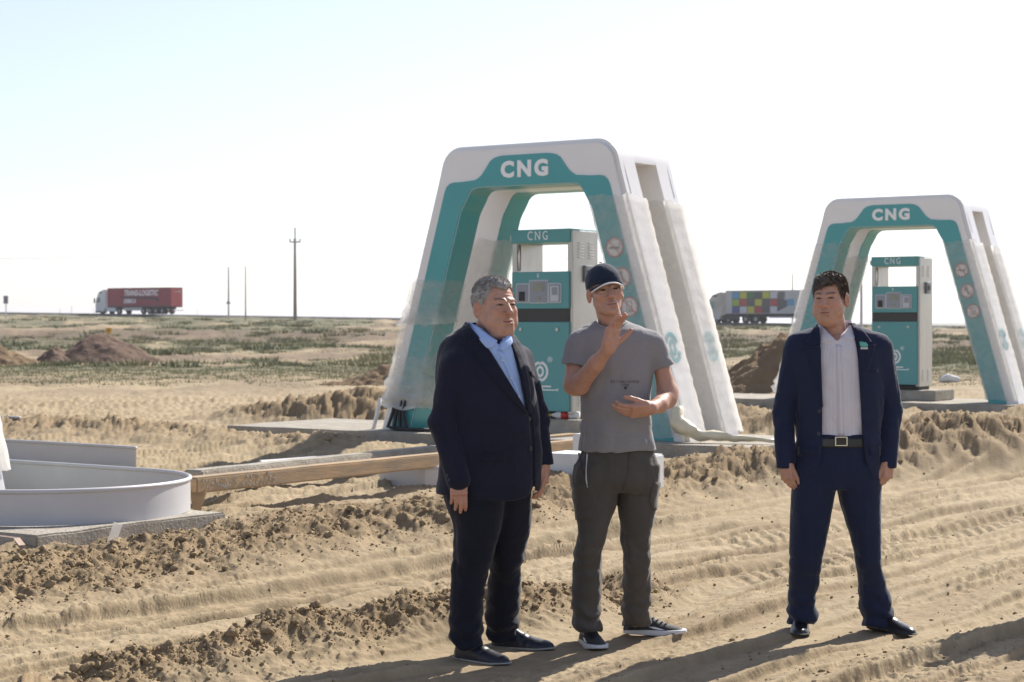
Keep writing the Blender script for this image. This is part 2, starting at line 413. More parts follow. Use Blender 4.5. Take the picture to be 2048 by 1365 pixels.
scatter_clods('soil_clods', 1500, (-.33, .33, 7.4, 21), (.006, .034), lambda r, l, X, Y, s, t: np.clip(r - .25, 0, 1) * .9 + .002, I2, M_clod, '')
scatter_clods('soil_crumbs', 17000, (-.33, .33, 7.4, 24), (.003, .014), lambda r, l, X, Y, s, t: np.clip(r - .1, 0, 1) * .8 + .02 * (l > .5), I1, M_clod, '')
# ------------------------------------------------------------------ CNG gateways
TH = .6; ZS = .285; AH = 3.22; WT_ = 1.10; WB = 2.04; AD = 1.2; LD = .37
def frame(cx, cy, z=0.0):
    """local x along the island, y away from the driveway side, z up"""
    return Matrix.Translation((cx, cy, z)) @ Matrix.Rotation(-TH, 4, 'Z')
def fpt(M, a, b, z): return M @ Vector((a, b, z))
FRONT = Matrix(((1, 0, 0, 0), (0, 0, -1, 0), (0, 1, 0, 0), (0, 0, 0, 1)))   # local XY -> x,z ; local Z -> -y (towards viewer)

def arc(c, r, a0, a1, n):
    return [(c[0] + r * math.cos(R(a0 + (a1 - a0) * i / n)), c[1] + r * math.sin(R(a0 + (a1 - a0) * i / n))) for i in range(n + 1)]
def xo(z): return WB + (WT_ - WB) * z / AH          # outer half width at height z
def resample(P, n):
    P = np.array(P); d = np.r_[0, np.cumsum(np.hypot(*np.diff(P, axis=0).T))]
    t = np.linspace(0, d[-1], n); return np.stack([np.interp(t, d, P[:, 0]), np.interp(t, d, P[:, 1])], 1)

ang = math.degrees(math.atan2(AH, WB - WT_))        # slope of the leg
# half outlines (right side, from foot to the middle of the top)
ro = .26
oc = (xo(AH) - ro / math.tan(R((180 - (180 - ang)) / 2 + 0)) * 1.0, AH - ro)
HO = [(xo(0), 0), (xo(AH - .42), AH - .42)] + arc((xo(AH - ro) - ro * 1.02, AH - ro), ro, 14, 90, 7) + [(0, AH)]
LW = .44                                             # width of the leg
HI = [(xo(0) - LW, 0), (xo(2.48) - LW, 2.48)] + arc((xo(2.74) - LW - .17, 2.59), .16, 14, 90, 5) + [(0, 2.75)]
HPo = [(xo(0) - .165, 0.0), (xo(2.60) - .155, 2.60)] + arc((xo(2.70) - .15 - .13, 2.70), .12, 14, 90, 4) + [(xo(2.82) - .36, 2.82), (.66, 2.835), (.585, 2.88), (.53, 2.95), (.46, 3.04), (.40, 3.075), (.32, 3.09), (0, 3.09)]

def wrapnoise(V, amp, seed, f=(3, 3, 2)):
    V = np.array(V); p = V * np.array(f) + seed
    n = perlin3(p) + .6 * np.abs(perlin3(p * 2.3 + 5)) + .35 * np.abs(perlin3(p * 5.1 + 1))
    return n * amp

def film_mat():
    m = bpy.data.materials.new('plastic_film'); m.use_nodes = True; n = m.node_tree.nodes; l = m.node_tree.links
    p = n['Principled BSDF']; out = n['Material Output']
    p.inputs['Base Color'].default_value = (.88, .87, .85, 1); p.inputs['Roughness'].default_value = .28
    tr = n.new('ShaderNodeBsdfTransparent'); tl = n.new('ShaderNodeBsdfTranslucent'); tl.inputs[0].default_value = (.85, .83, .78, 1)
    a = n.new('ShaderNodeMixShader'); a.inputs[0].default_value = .58; l.new(p.outputs[0], a.inputs[1]); l.new(tl.outputs[0], a.inputs[2])
    b = n.new('ShaderNodeMixShader')
    tc = n.new('ShaderNodeTexCoord'); nz = n.new('ShaderNodeTexNoise'); nz.inputs['Scale'].default_value = 4; nz.inputs['Detail'].default_value = 6; nz.inputs['Distortion'].default_value = 1.2
    l.new(tc.outputs['Object'], nz.inputs['Vector'])
    at = n.new('ShaderNodeAttribute'); at.attribute_name = 'dens'
    ad = n.new('ShaderNodeMath'); ad.operation = 'MULTIPLY_ADD'; ad.inputs[1].default_value = .55; l.new(nz.outputs['Fac'], ad.inputs[0]); l.new(at.outputs['Fac'], ad.inputs[2])
    ad.use_clamp = True
    l.new(ad.outputs[0], b.inputs[0]); l.new(tr.outputs[0], b.inputs[1]); l.new(a.outputs[0], b.inputs[2]); l.new(b.outputs[0], out.inputs[0])
    bp = n.new('ShaderNodeBump'); bp.inputs['Strength'].default_value = .6; bp.inputs['Distance'].default_value = .012
    n2 = n.new('ShaderNodeTexNoise'); n2.inputs['Scale'].default_value = 14; n2.inputs['Detail'].default_value = 4; n2.inputs['Distortion'].default_value = 2
    l.new(tc.outputs['Object'], n2.inputs['Vector']); l.new(n2.outputs['Fac'], bp.inputs['Height']); l.new(bp.outputs[0], p.inputs['Normal'])
    return m
M_film = film_mat()
M_cream = mat('yellowed_film', (.74, .66, .47), .4, bump=.05, bscale=20, var=.2, vscale=8)
M_sign = mat('sign_white', (.62, .62, .60), .45)
M_signred = mat('sign_red', (.48, .15, .13), .45)
M_signblk = mat('sign_black', (.13, .15, .155), .45)

def strips(pairs, y0, y1):
    """solid between an outer and an inner polyline, from y0 to y1"""
    n = len(pairs); V = []; Fc = []
    for (o, i) in pairs:
        V += [(o[0], y0, o[1]), (i[0], y0, i[1]), (i[0], y1, i[1]), (o[0], y1, o[1])]
    for k in range(n - 1):
        for j in range(4):
            j2 = (j + 1) % 4; Fc.append((k * 4 + j, k * 4 + j2, (k + 1) * 4 + j2, (k + 1) * 4 + j))
    Fc += [(0, 1, 2, 3), (n * 4 - 1, n * 4 - 2, n * 4 - 3, n * 4 - 4)]
    return V, Fc

def full(half, n):
    """mirror a half outline to a full one from right foot over the top to left foot"""
    h = resample(half, n); return list(map(tuple, h)) + [(-p[0], p[1]) for p in h[::-1][1:]]

def leg_wrap(root, sx, yb, z0, z1, dens, seed, crumple=0.0, name='plastic_wrap', gap=.011):
    """film wound round one leg, with folds"""
    nz = int((z1 - z0) / .045); npm = 44; V = []; D = []
    for i in range(nz + 1):
        z = z0 + (z1 - z0) * i / nz
        xa = xo(z) - LW; xb = xo(z); g = gap + .012
        loop = [(xa - g, yb - LD / 2 - g), (xb + g, yb - LD / 2 - g), (xb + g, yb + LD / 2 + g), (xa - g, yb + LD / 2 + g)]
        per = []
        for k in range(4):
            p, q = np.array(loop[k]), np.array(loop[(k + 1) % 4])
            for j in range(npm // 4): per.append(p + (q - p) * j / (npm // 4))
        for p in per:
            V.append((p[0] * sx, p[1], z)); D.append(dens)
    V = np.array(V); c = np.array([[(xo(v[2]) - LW / 2) * sx, yb, v[2]] for v in V]); d = V - c; d[:, 2] = 0
    ln = np.linalg.norm(d, axis=1)[:, None]
    w = wrapnoise(V, .0075, seed, (5, 5, 2.4)) + .004 * np.sin(V[:, 2] * 46 + V[:, 0] * 22 + 4 * perlin3(V * 3 + seed))
    if crumple:
        t = (V[:, 2] - z0) / (z1 - z0); k = np.exp(-((t - .02) / crumple) ** 2)
        w = w * (1 + 1.5 * k) + k * (.015 + .05 * np.abs(perlin3(V * np.array([4, 4, 11]) + seed + 3)) + .03 * np.sin(V[:, 2] * 38 + 5 * perlin3(V * 3 + seed)))
        D = np.array(D) + k * .5
    w = np.maximum(w, -.010)
    V = V + d / ln * w[:, None]
    V[:, 2] += (.055 * perlin3(V * 4 + seed) + .025 * perlin3(V * 13 + seed)) * np.r_[np.ones(npm), np.zeros(len(V) - 2 * npm), np.ones(npm)]
    idx = np.arange(len(V)).reshape(nz + 1, npm); r2 = np.roll(idx, -1, 1)
    Fc = np.stack([idx[:-1], r2[:-1], r2[1:], idx[1:]], -1).reshape(-1, 4)
    o = obj(name, V, Fc, M_film, root, True)
    at = o.data.attributes.new('dens', 'FLOAT', 'POINT'); at.data.foreach_set('value', np.asarray(D, dtype=np.float32))
    return o

def gateway(cx, cy, label, wraps, signs=True, rz_extra=0):
    root = thing('gas_gateway', label, 'gateway arch', (cx, cy, ZS), -TH, 'CNG gateways over the pump islands')
    N = 70
    fo = full(HO, N); fi = full(HI, N); pairs = list(zip(fo, fi))
    for yb, out in ((-AD / 2 + LD / 2, 0), (AD / 2 - LD / 2, 3)):
        V, Fc = strips(pairs, yb - LD / 2, yb + LD / 2)
        bm = bmesh.new(); vs = [bm.verts.new(v) for v in V]; [bm.faces.new([vs[i] for i in f]) for f in Fc]
        bmesh.ops.recalc_face_normals(bm, faces=bm.faces)
        key = {frozenset((vs[k * 4 + out], vs[(k + 1) * 4 + out])) for k in range(len(pairs) - 1)}
        bmesh.ops.bevel(bm, geom=[e for e in bm.edges if frozenset(e.verts) in key], offset=.05, segments=4, affect='EDGES')
        me = bpy.data.meshes.new('arch_frame'); bm.to_mesh(me); bm.free(); me.materials.append(M_white)
        me.polygons.foreach_set('use_smooth', np.ones(len(me.polygons), dtype=bool)); me.set_sharp_from_angle(angle=R(32))
        o = bpy.data.objects.new('arch_frame', me); C.objects.link(o); o.parent = root
    xr = xo(2.97); poly = [(xr, 2.97)] + [o for o in fo if o[1] > 2.975] + [(-xr, 2.97), (-.9, 2.97), (-.85, 2.757), (.85, 2.757), (.9, 2.97)]
    MB().prism(poly, Matrix(((1, 0, 0, 0), (0, 0, 1, -AD / 2 + LD), (0, 1, 0, 0), (0, 0, 0, 1))), AD - 2 * LD).build('roof_cap', M_white, root, 'angle')
    # teal face panels on front and back, and linings in the opening
    po = full(HPo, N); pairs2 = [(o, (i[0] + (.004 if i[0] > 0 else -.004), i[1] + .004)) for o, i in zip(po, fi)]
    for y0, y1 in ((-AD / 2 - .012, -AD / 2 + .002), (AD / 2 - .002, AD / 2 + .012)):
        V, Fc = strips(pairs2, y0, y1); MB().add(V, Fc).build('face_panel', M_teal, root)
    fi2 = [(p[0] * (1 - .012 / max(.3, abs(p[0]))) if abs(p[0]) > .3 else p[0], p[1] - .006) for p in fi]
    for yb in (-AD / 2 + LD / 2, AD / 2 - LD / 2):
        sel = [(a, b) for a, b in zip(fi, fi2)]
        V, Fc = strips([(a, b) for a, b in sel if True], yb - LD / 2 + .004, yb + LD / 2 - .004)
        MB().add(V, Fc).build('inner_lining', M_teal, root)
    MB().box((-.8, -AD / 2 + LD + .003, 2.742), (.8, AD / 2 - LD - .003, 2.754)).build('soffit', M_white, root)
    for sx in (-1, 1):
        # seams of the side cladding
        x1 = xo(2.62)
    # letters
    for ch, xx in (('C', -.225), ('N', .0), ('G', .225)):
        text('letter', ch, .235, Matrix.Translation((xx, -AD / 2 - .014, 2.925)) @ FRONT, M_letter, root, bold=.012, ext=.006, sx=1.06)
    # pressed seams across the roof sides
    for sx in (-1, 1):
        for yy in (-AD / 2 + .13, AD / 2 - .13):
            MB().tube([(sx * (xo(z) + .001), yy, z) for z in np.linspace(2.62, 2.97, 5)], .004, 5).build('seam', M_lgrey, root)
        MB().box((sx * 2.0 - .02, -AD / 2 + .05, -.004), (sx * 2.0 - .46 * sx + (.02 if sx < 0 else 0), AD / 2 - .05, .012)).build('base_plate', M_char, root)
    # round warning signs on the right front leg
    if signs:
        for k, z in enumerate((2.04, 1.72, 1.41)):
            xx = xo(z) - .285; Mx = Matrix.Translation((xx, -AD / 2 - .014, z)) @ FRONT; 
            s = MB().ring((0, 0), 0.0, .104, Mx, .003, n=28).build('warning_sign', M_sign, root)
            m = MB().ring((0, 0), .091, .106, Mx, .006, n=28)
            c45 = Matrix.Rotation(R(-45), 4, 'Z'); m.box((-.092, -.006, .003), (.092, .006, .006), Mx @ c45); m.build('sign_rim', M_signred, s)
            m = MB()
            if k == 0:
                m.box((-.065, -.014, .003), (.045, .008, .0045), Mx); m.box((.05, -.014, .003), (.065, .008, .0045), Mx); m.tube([Mx @ Vector(p) for p in ((.055, .012, .004), (.06, .03, .004), (.05, .045, .004))], .004, 4)
            elif k == 1:
                m.box((-.012, -.06, .003), (.012, .02, .0045), Mx @ Matrix.Rotation(R(28), 4, 'Z')); m.ring((-.018, .042), 0, .024, Mx, .0045, n=10, sy=1.3)
                m.box((-.055, .0, .003), (-.02, .016, .0045), Mx)
            else:
                for b in ((-.032, -.06, -.026, .06), (.026, -.06, .032, .06), (-.032, .054, .032, .06), (-.032, -.06, .032, -.054), (-.032, -.035, .032, -.03)): m.box((b[0], b[1], .003), (b[2], b[3], .0045), Mx)
                m.ring((0, -.045), 0, .007, Mx, .0045, n=8)
            m.build('sign_symbol', M_signblk, s)
    # teal emblem on the outer side of the right legs
    for yb in (-AD / 2 + LD / 2, AD / 2 - LD / 2):
        z = .98; Ms = Matrix.Translation((xo(z) + .004, yb, z)) @ Matrix.Rotation(R(-16.6), 4, 'Y') @ Matrix(((0, 0, 1, 0), (1, 0, 0, 0), (0, 1, 0, 0), (0, 0, 0, 1)))
        m = MB().ring((0, 0), .10, .135, Ms, .004, 20, 160, 14, sy=1.25).ring((0, 0), .10, .135, Ms, .004, 200, 340, 14, sy=1.25).ring((0, 0), .035, .062, Ms, .004, n=16, sy=1.5)
        m.build('emblem', M_teal, root)
    for i, (sx, front, z0, z1, dens, cr) in enumerate(wraps):
        yb = (-1 if front else 1) * (AD / 2 - LD / 2)
        leg_wrap(root, sx, yb, z0, z1, dens, 3.7 * i + cx, cr)
    return root
"""wraps: side, front leg?, z0, z1, opacity, crumple"""
GA = gateway(.483, 20.85, 'tall white and teal CNG gateway standing behind the man in the cap', ((1, True, .05, 2.60, .16, 0), (1, False, .05, 2.58, .5, 0), (-1, True, .30, 1.70, -.05, .30), (-1, False, .15, 2.20, .45, .1)))
leg_wrap(GA, -1, -AD / 2 + LD / 2, 1.22, 1.72, -.04, 5.5, .25, 'bunched_film', .008)
leg_wrap(GA, -1, -AD / 2 + LD / 2, .26, .84, .12, 8.5, .3, 'bunched_film', .012)
GB = gateway(6.30, 29.6, 'white and teal CNG gateway furthest right, behind the man in the blue suit', ((1, True, .05, 2.50, .16, 0), (1, False, .05, 2.4, .5, 0), (-1, True, .10, 2.50, .0, .12), (-1, False, .15, 2.30, .4, .1)))
GC = gateway(-4.27 - 1.60 * .825, 12.93 + 1.60 * .565, 'white gateway leg wrapped in plastic at the left edge, standing inside the metal ring', ((1, True, .16, 2.5, .6, 0), (1, False, .2, 2.5, .6, 0), (-1, True, .2, 1.5, .3, .1), (-1, False, .15, 2.2, .45, .1)))

# loose film, strut and hoses round the first gateway
def crumpled(name, pts, r, seed, matr, label, cat, flat=.8, dens=None, n=12):
    """a bunched, hollow-looking length of film"""
    m = MB(); P = []
    for i in range(len(pts) - 1):
        for k in range(5): P.append(np.array(pts[i]) + (np.array(pts[i + 1]) - np.array(pts[i])) * k / 5)
    P.append(np.array(pts[-1])); rr = np.interp(np.linspace(0, 1, len(P)), np.linspace(0, 1, len(r)), r)
    m.tube(P, list(rr), n); V = np.array(m.v); V = V + wrapnoise(V, .05, seed, (9, 9, 9))[:, None] * np.array([.6, .6, .5])
    o = obj(name, V, m.f, matr, None, True)
    if dens is not None:
        at = o.data.attributes.new('dens', 'FLOAT', 'POINT'); at.data.foreach_set('value', np.full(len(V), dens, dtype=np.float32))
    return tag(o, label, cat)
MA = frame(.483, 20.85, ZS)
crumpled('film_bundle', [fpt(MA, 1.9, -.62, .34), fpt(MA, 1.98, -.68, .16), fpt(MA, 2.2, -.6, .07), fpt(MA, 2.62, -.5, .05), fpt(MA, 2.95, -.42, .03)], [.05, .085, .055, .04, .02], 4, M_cream, 'yellowed plastic film fallen in a heap at the foot of the tall gateway', 'plastic film')
#crumpled('film_bundle', [fpt(MA, -2.05, -.62, 1.02), fpt(MA, -1.75, -.66, 1.10), fpt(MA, -1.42, -.63, 1.16)], [.09, .20, .10], 9, M_film, 'bunched clear film sagging halfway up the left leg of the tall gateway', 'plastic film', dens=.25)
m = MB()
for k in range(4):
    a0 = fpt(MA, -1.78 + .05 * k, -.62, .38); m.tube([a0, fpt(MA, -1.80 + .05 * k, -.66, .2), fpt(MA, -1.84 + .09 * k, -.70, .04), fpt(MA, -1.70 + .06 * k, -.74, .02), fpt(MA, -1.45 + .1 * k, -.72, .02)], .022, 7)
tag(m.build('cable_bundle', M_black, None, True), 'black cables hanging under the wrapped left leg of the tall gateway', 'cable')
tag(MB().tube([fpt(MA, -2.03, -.6, .36), fpt(MA, -2.10, -.64, .0)], .022, 8).build('prop_tube', M_white, None, True), 'short white tube propped under the left foot of the tall gateway', 'tube')

# ------------------------------------------------------------------ dispensers
def dispenser(cx, cy, label):
    w, d, h = .80, .55, 2.30
    root = thing('gas_dispenser', label, 'fuel dispenser', (cx, cy, .445), -TH, 'CNG dispensers on concrete plinths')
    root.scale = (.97, .98, .925)
    x0, x1, y0, y1 = -w / 2, w / 2, -d / 2, d / 2
    for xa, xb in ((x0 - .02, x0 + .05), (x1 - .05, x1 + .02)):
        MB().box((xa, y0, .06), (xb, y1, h - .02)).build('side_column', M_steel, root, bevel=.012)
    MB().box((x0 + .051, y0 + .01, .10), (x1 - .051, y1 - .01, 1.76)).build('cabinet', M_steel, root)
    MB().box((x0 + .02, y0 + .04, .0), (x1 - .02, y1 - .04, .099)).build('plinth_skirt', M_black, root)
    hd = MB().box((x0 - .022, y0 - .022, 2.135), (x1 + .0, y1 + .022, h)).build('header_sign', M_teal2, root, bevel=.012)
    for ch, xx in (('C', -.10), ('N', .005), ('G', .11)):
        Mx = Matrix.Translation((xx - .05, y0 - .023, 2.218)) @ FRONT
        text('letter', ch, .155, Mx, M_letter, root, bold=.0, ext=.002, sx=.72)
        if ch == 'N':
            m = MB()
            for sx, sy in ((-.028, -.043), (.028, .043), (-.028, .043)): m.box((sx - .016, sy - .003, 0), (sx + .016, sy + .003, .002), Mx)
            o = m.build('serif', M_letter, root); o['kind'] = 'stuff'
    dp = MB().box((x0 - .0, y0 - .035, 1.335), (x1 - .012, y0 + .008, 1.785)).build('display_panel', M_teal2, root, bevel=.01)
    text('letter', 'B', .07, Matrix.Translation((-.03, y0 - .037, 1.735)) @ FRONT, M_letter, root, ext=.001, sx=.8)
    Fm = Matrix.Translation((0, y0 - .035, 0)) @ FRONT
    def rrect(xa, za, xb, zb, r, t, nm, mt, par, z0=0.0):
        pts = arc((xb - r, zb - r), r, 0, 90, 4) + arc((xa + r, zb - r), r, 90, 180, 4) + arc((xa + r, za + r), r, 180, 270, 4) + arc((xb - r, za + r), r, 270, 360, 4)
        return MB().prism(pts, Fm @ Matrix.Translation((0, 0, z0)), t).build(nm, mt, par)
    for (xa, za, xb, zb) in ((-.335, 1.405, -.150, 1.645), (-.150, 1.40, .115, 1.685), (.115, 1.405, .295, 1.645)):
        rm = rrect(xa, za, xb, zb, .02, .010, 'bezel', M_lgrey, root)
        fr = rrect(xa + .012, za + .012, xb - .012, zb - .012, .015, .006, 'bezel_face', M_grey, rm, .010)
    M_lcd = mat('lcd_glass', (.30, .31, .25), .15, var=.3, vscale=14)
    kp = rrect(-.285, 1.43, -.205, 1.545, .006, .006, 'keypad', M_char, root, .0165)
    m = MB()
    for i in range(4):
        for j in range(3): m.box((-.278 + j * .025, 1.437 + i * .026, .022), (-.260 + j * .025, 1.456 + i * .026, .026), Fm)
    m.build('keypad_key', M_dark, kp)
    rrect(-.09, 1.55, .065, 1.645, .006, .004, 'screen', M_lcd, root, .0165)
    rrect(-.05, 1.445, .015, 1.485, .004, .004, 'small_screen', M_lcd, root, .0165)
    rrect(.15, 1.425, .265, 1.61, .01, .005, 'printer_slot', M_lgrey, root, .0165)
    rrect(.175, 1.50, .25, 1.595, .008, .004, 'printer_window', M_grey, root, .022)
    MB().box((x0 + .004, y0 - .012, 1.178), (x1 - .014, y0 + .008, 1.334)).build('dark_band', M_char, root)
    dr = MB().box((x0 - .0, y0 - .035, .095), (x1 - .012, y0 + .008, 1.176)).build('door', M_teal2, root, bevel=.008)
    for xx in (-.27, .235):
        MB().ring((xx, 1.085), 0, .021, Fm, .012, n=14).build('door_lock', M_steel, root)
    eb = MB().ring((-.30, .83), 0, .055, Fm, .02, n=18).build('emergency_button', M_red, root); MB().ring((-.30, .83), 0, .036, Fm @ Matrix.Translation((0, 0, .02)), .025, n=16).build('button_cap', M_red, eb)
    m = MB().ring((0, .575), .083, .112, Fm, .003, 100, 260, 18, sy=1.12).ring((0, .575), .083, .112, Fm, .003, -80, 80, 18, sy=1.12)
    m.ring((0, .575), .028, .052, Fm, .003, n=20, sy=1.35)
    for zz in (.462, .652): m.box((-.010, zz - .0, 0), (.010, zz + .036, .003), Fm)
    m.build('logo', M_letter, root)
    text('registered_mark', '®', .09, Fm @ Matrix.Translation((.135, .715, .001)), M_letter, root, ext=.001)
    m = MB()
    for b in ((-.20, .385, -.06, .405), (-.20, .345, -.075, .362), (-.20, .345, -.18, .405), (-.09, .345, -.072, .382), (.015, .385, .15, .405), (.015, .345, .035, .405), (.015, .345, .25, .360), (.23, .345, .25, .372)): m.box((b[0], b[1], 0), (b[2], b[3], .003), Fm)
    m.build('logo_lettering', M_letter, root)
    # right side: louvres, junction box
    S = Matrix.Translation((x1 + .02, 0, 0)) @ Matrix(((0, 0, 1, 0), (1, 0, 0, 0), (0, 1, 0, 0), (0, 0, 0, 1)))
    for zc in (2.05, .26):
        for yc in (-.10, .12):
            m = MB()
            for k in range(6): m.box((yc - .05, zc - .1 + k * .035, 0), (yc + .05, zc - .088 + k * .035, .014), S)
            m.build('louvre', M_letter if zc > 1 else M_lgrey, root)
    jb = MB().box((-.035, 1.66, 0), (.115, 1.86, .035), S).build('junction_box', M_grey, root, bevel=.01)
    MB().box((-.01, 1.72, .035), (.09, 1.80, .045), S).build('box_cover', M_char, jb)
    MB().tube([(x0 + .055, y0 + .06, 2.12), (x0 + .075, y0 + .04, 1.98), (x0 + .06, y0 + .05, 1.80)], .008, 7).build('hose', M_rust, root, True)
    MB().box((x0 - .06, y0 + .02, 2.16), (x0 - .022, y0 + .10, 2.24)).build('corner_lamp', M_lgrey, root)
    return root
DA = fpt(frame(.483, 20.85), -.10, .12, 0); DB = fpt(frame(6.30, 29.6), -.02, .15, 0)
dispenser(DA.x + .02, DA.y + .0, 'teal and steel CNG dispenser under the tall gateway')
dispenser(DB.x - .1, DB.y, 'teal and steel CNG dispenser under the furthest right gateway')

# ------------------------------------------------------------------ concrete work, kerb rings, timber
def rough_box(name, M, lo, hi, matr, label, cat, group=None, amp=.012, res=.12):
    """cast block with worn, uneven arrises"""
    bm = bmesh.new(); bmesh.ops.create_cube(bm, size=1)
    bmesh.ops.scale(bm, vec=Vector(hi) - Vector(lo), verts=bm.verts); bmesh.ops.translate(bm, vec=(Vector(hi) + Vector(lo)) / 2, verts=bm.verts)
    bmesh.ops.bevel(bm, geom=bm.edges[:], offset=.012, segments=2, affect='EDGES')
    for ax in range(2):
        L = hi[ax] - lo[ax]; n = max(2, int(L / res))
        for k in range(1, n):
            no = Vector((0, 0, 0)); no[ax] = 1; p = Vector(lo); p[ax] = lo[ax] + L * k / n
            bmesh.ops.bisect_plane(bm, geom=bm.verts[:] + bm.edges[:] + bm.faces[:], plane_co=p, plane_no=no)
    bm.transform(M)
    V = np.array([v.co[:] for v in bm.verts]); dz = perlin3(V * 4 + 7) + .6 * perlin3(V * 11)
    for v, k in zip(bm.verts, dz): v.co += v.normal * float(k) * amp if False else Vector((0, 0, float(k) * amp * .6)) + v.normal * float(k) * amp * .4
    me = bpy.data.meshes.new(name); bm.to_mesh(me); bm.free(); me.materials.append(matr)
    o = bpy.data.objects.new(name, me); C.objects.link(o)
    return tag(o, label, cat, group)
I4 = Matrix.Identity(4)
M1 = frame(.483, 20.85); M2 = frame(6.30, 29.6); M3 = frame(-3.13, 12.55)
rough_box('concrete_slab', M1, (-4.1, -.98, -.1), (3.0, 1.0, ZS - .003), M_conc, 'long concrete slab carrying the tall gateway', 'concrete slab', None, .008, .3)
rough_box('concrete_slab', M2, (-3.6, -.98, -.1), (3.3, 1.0, ZS - .003), M_conc, 'concrete slab carrying the furthest right gateway', 'concrete slab', None, .008, .3)
rough_box('concrete_slab', M3, (-5, -1.03, .06), (1.03, .62, .25), M_conc, 'concrete slab under the big metal ring at left', 'concrete slab', None, .01, .15)
Mp = frame(DA.x + .02, DA.y); rough_box('concrete_plinth', Mp, (-.26, -.40, ZS), (.58, .34, .445), M_conc, 'pale concrete plinth under the dispenser of the tall gateway', 'plinth')
Mq = frame(DB.x, DB.y); rough_box('concrete_plinth', Mq, (-.35, -.42, ZS), (.62, .40, .445), M_conc, 'concrete plinth under the furthest right dispenser', 'plinth')
MB().box((0, 0, 0), (.01, .01, .01))
tag(MB().box((-.36, -.30, ZS + .003), (-.262, .3, .44), Mp).build('pit_box', M_black), 'black open box below the dispenser of the tall gateway', 'box')
m = MB()
m.box((-.17, -.418, .37), (.02, -.402, .415), Mp); m.box((-.03, -.418, .30), (.03, -.402, .365), Mp)
tag(m.build('rusty_fitting', M_rust), 'rusty steel plates fixed on the front of the pale plinth', 'fitting')
# plastic bottle lying on the plinth
b = MB(); A = fpt(Mp, .12, -.30, .492); d = (Vector((.97, -.25, 0))).normalized()
prof = ((0, .010), (.025, .012), (.03, .015), (.05, .02), (.10, .043), (.13, .045), (.33, .045), (.345, .04))
bt = thing('soda_bottle', 'plastic bottle with a red label lying on the pale plinth', 'bottle', A)
MB().tube([d * p for p, r in prof if p >= .03], [r for p, r in prof if p >= .03], 14).build('bottle_body', M_foam, bt, True)
MB().tube([d * .14, d * .23], [.0462, .0462], 14).build('bottle_label', M_red, bt, True)
MB().tube([d * 0, d * .028], .0135, 10).build('bottle_cap', mat('yellow_cap', (.6, .38, .05), .5), bt, True)
e = thing('valve_cap', 'small blue valve cap on the slab beside the right plinth', 'valve cap', fpt(Mq, -.45, -.5, ZS))
MB().tube([(0, 0, 0), (0, 0, .05), (0, 0, .1)], [.07, .07, .03], 10).build('cap_body', mat('blue_plastic', (.03, .08, .4), .4), e, True)

def plate_loop(name, pts, h, label, closed=False, group=None):
    """thin kerb sheet on edge with a rolled top lip"""
    root = thing(name, label, 'metal kerb', pts[0], 0, group); P = [np.array(p) - np.array(pts[0]) for p in pts]
    n = len(P); V = []; Fc = []
    for i, p in enumerate(P):
        t = P[min(i + 1, n - 1)] - P[max(i - 1, 0)]; nn = np.array([-t[1], t[0], 0]); nn /= np.linalg.norm(nn) + 1e-9
        for off, z in ((-.003, 0), (.003, 0), (.003, h), (-.003, h)): V.append(p + nn * off + np.array([0, 0, z]))
    for i in range(n - 1):
        for k in range(4): Fc.append((i * 4 + k, i * 4 + (k + 1) % 4, (i + 1) * 4 + (k + 1) % 4, (i + 1) * 4 + k))
    Fc += [(3, 2, 1, 0), (n * 4 - 4, n * 4 - 3, n * 4 - 2, n * 4 - 1)]
    MB().add(V, Fc).build('kerb_sheet', M_galv, root, 'angle')
    MB().tube([p + np.array([0, 0, h]) for p in P], .016, 8).build('rolled_lip', M_galv, root, True)
    return root
# near ring: end of a stadium with its straight sides running off to the left
c = np.array([-3.13, 12.55]); ux = np.array([.825, -.565]); vy = np.array([.565, .825]); Rr = .93
pts = [(*(c - ux * k - vy * Rr), .251) for k in np.linspace(5, .2, 12)] + [(*(c + ux * math.cos(R(a)) * Rr + vy * math.sin(R(a)) * Rr), .251) for a in np.linspace(-90, 90, 40)] + [(*(c - ux * k + vy * Rr), .251) for k in np.linspace(.2, 5, 12)]
rg = plate_loop('kerb_ring', pts, .215, 'large rounded ring of bare sheet metal standing on the slab at left')
j = c + ux * math.cos(R(52)) * Rr * .995 + vy * math.sin(R(52)) * Rr * .995
MB().box((-.03, -.004, 0), (.03, .004, .20), Matrix.Translation((j[0] - pts[0][0], j[1] - pts[0][1], .0)) @ Matrix.Rotation(-TH + R(142), 4, 'Z')).build('joint_strip', M_galv, rg)
def edge_pts(pl, z): return [(px(x, y, d)[0], d, z) for x, y, d in pl]
plate_loop('kerb_sheet_piece', edge_pts(((-120, 900, 18.6), (0, 900, 18.1), (100, 899, 17.7), (200, 896, 17.3), (272, 893, 17.0)), .16), .215, 'straight length of sheet metal kerb standing in the sand behind the ring')
plate_loop('kerb_sheet_piece', edge_pts(((-80, 832, 24), (0, 831, 23.6), (40, 830, 23.4)), .12), .20, 'short end of sheet metal kerb far behind at the left edge')
plate_loop('kerb_sheet_piece', edge_pts(((760, 940, 16.0), (800, 941, 15.75), (850, 944, 15.6), (900, 947, 15.7), (960, 949, 16.1)), .08), .22, 'curved sheet metal kerb end under the beam behind the man in the dark suit')
plate_loop('kerb_sheet_piece', edge_pts(((566, 893, 17.6), (600, 892, 17.3), (637, 890, 17.1)), .12), .10, 'small grey kerb offcut half buried in the middle of the sand')

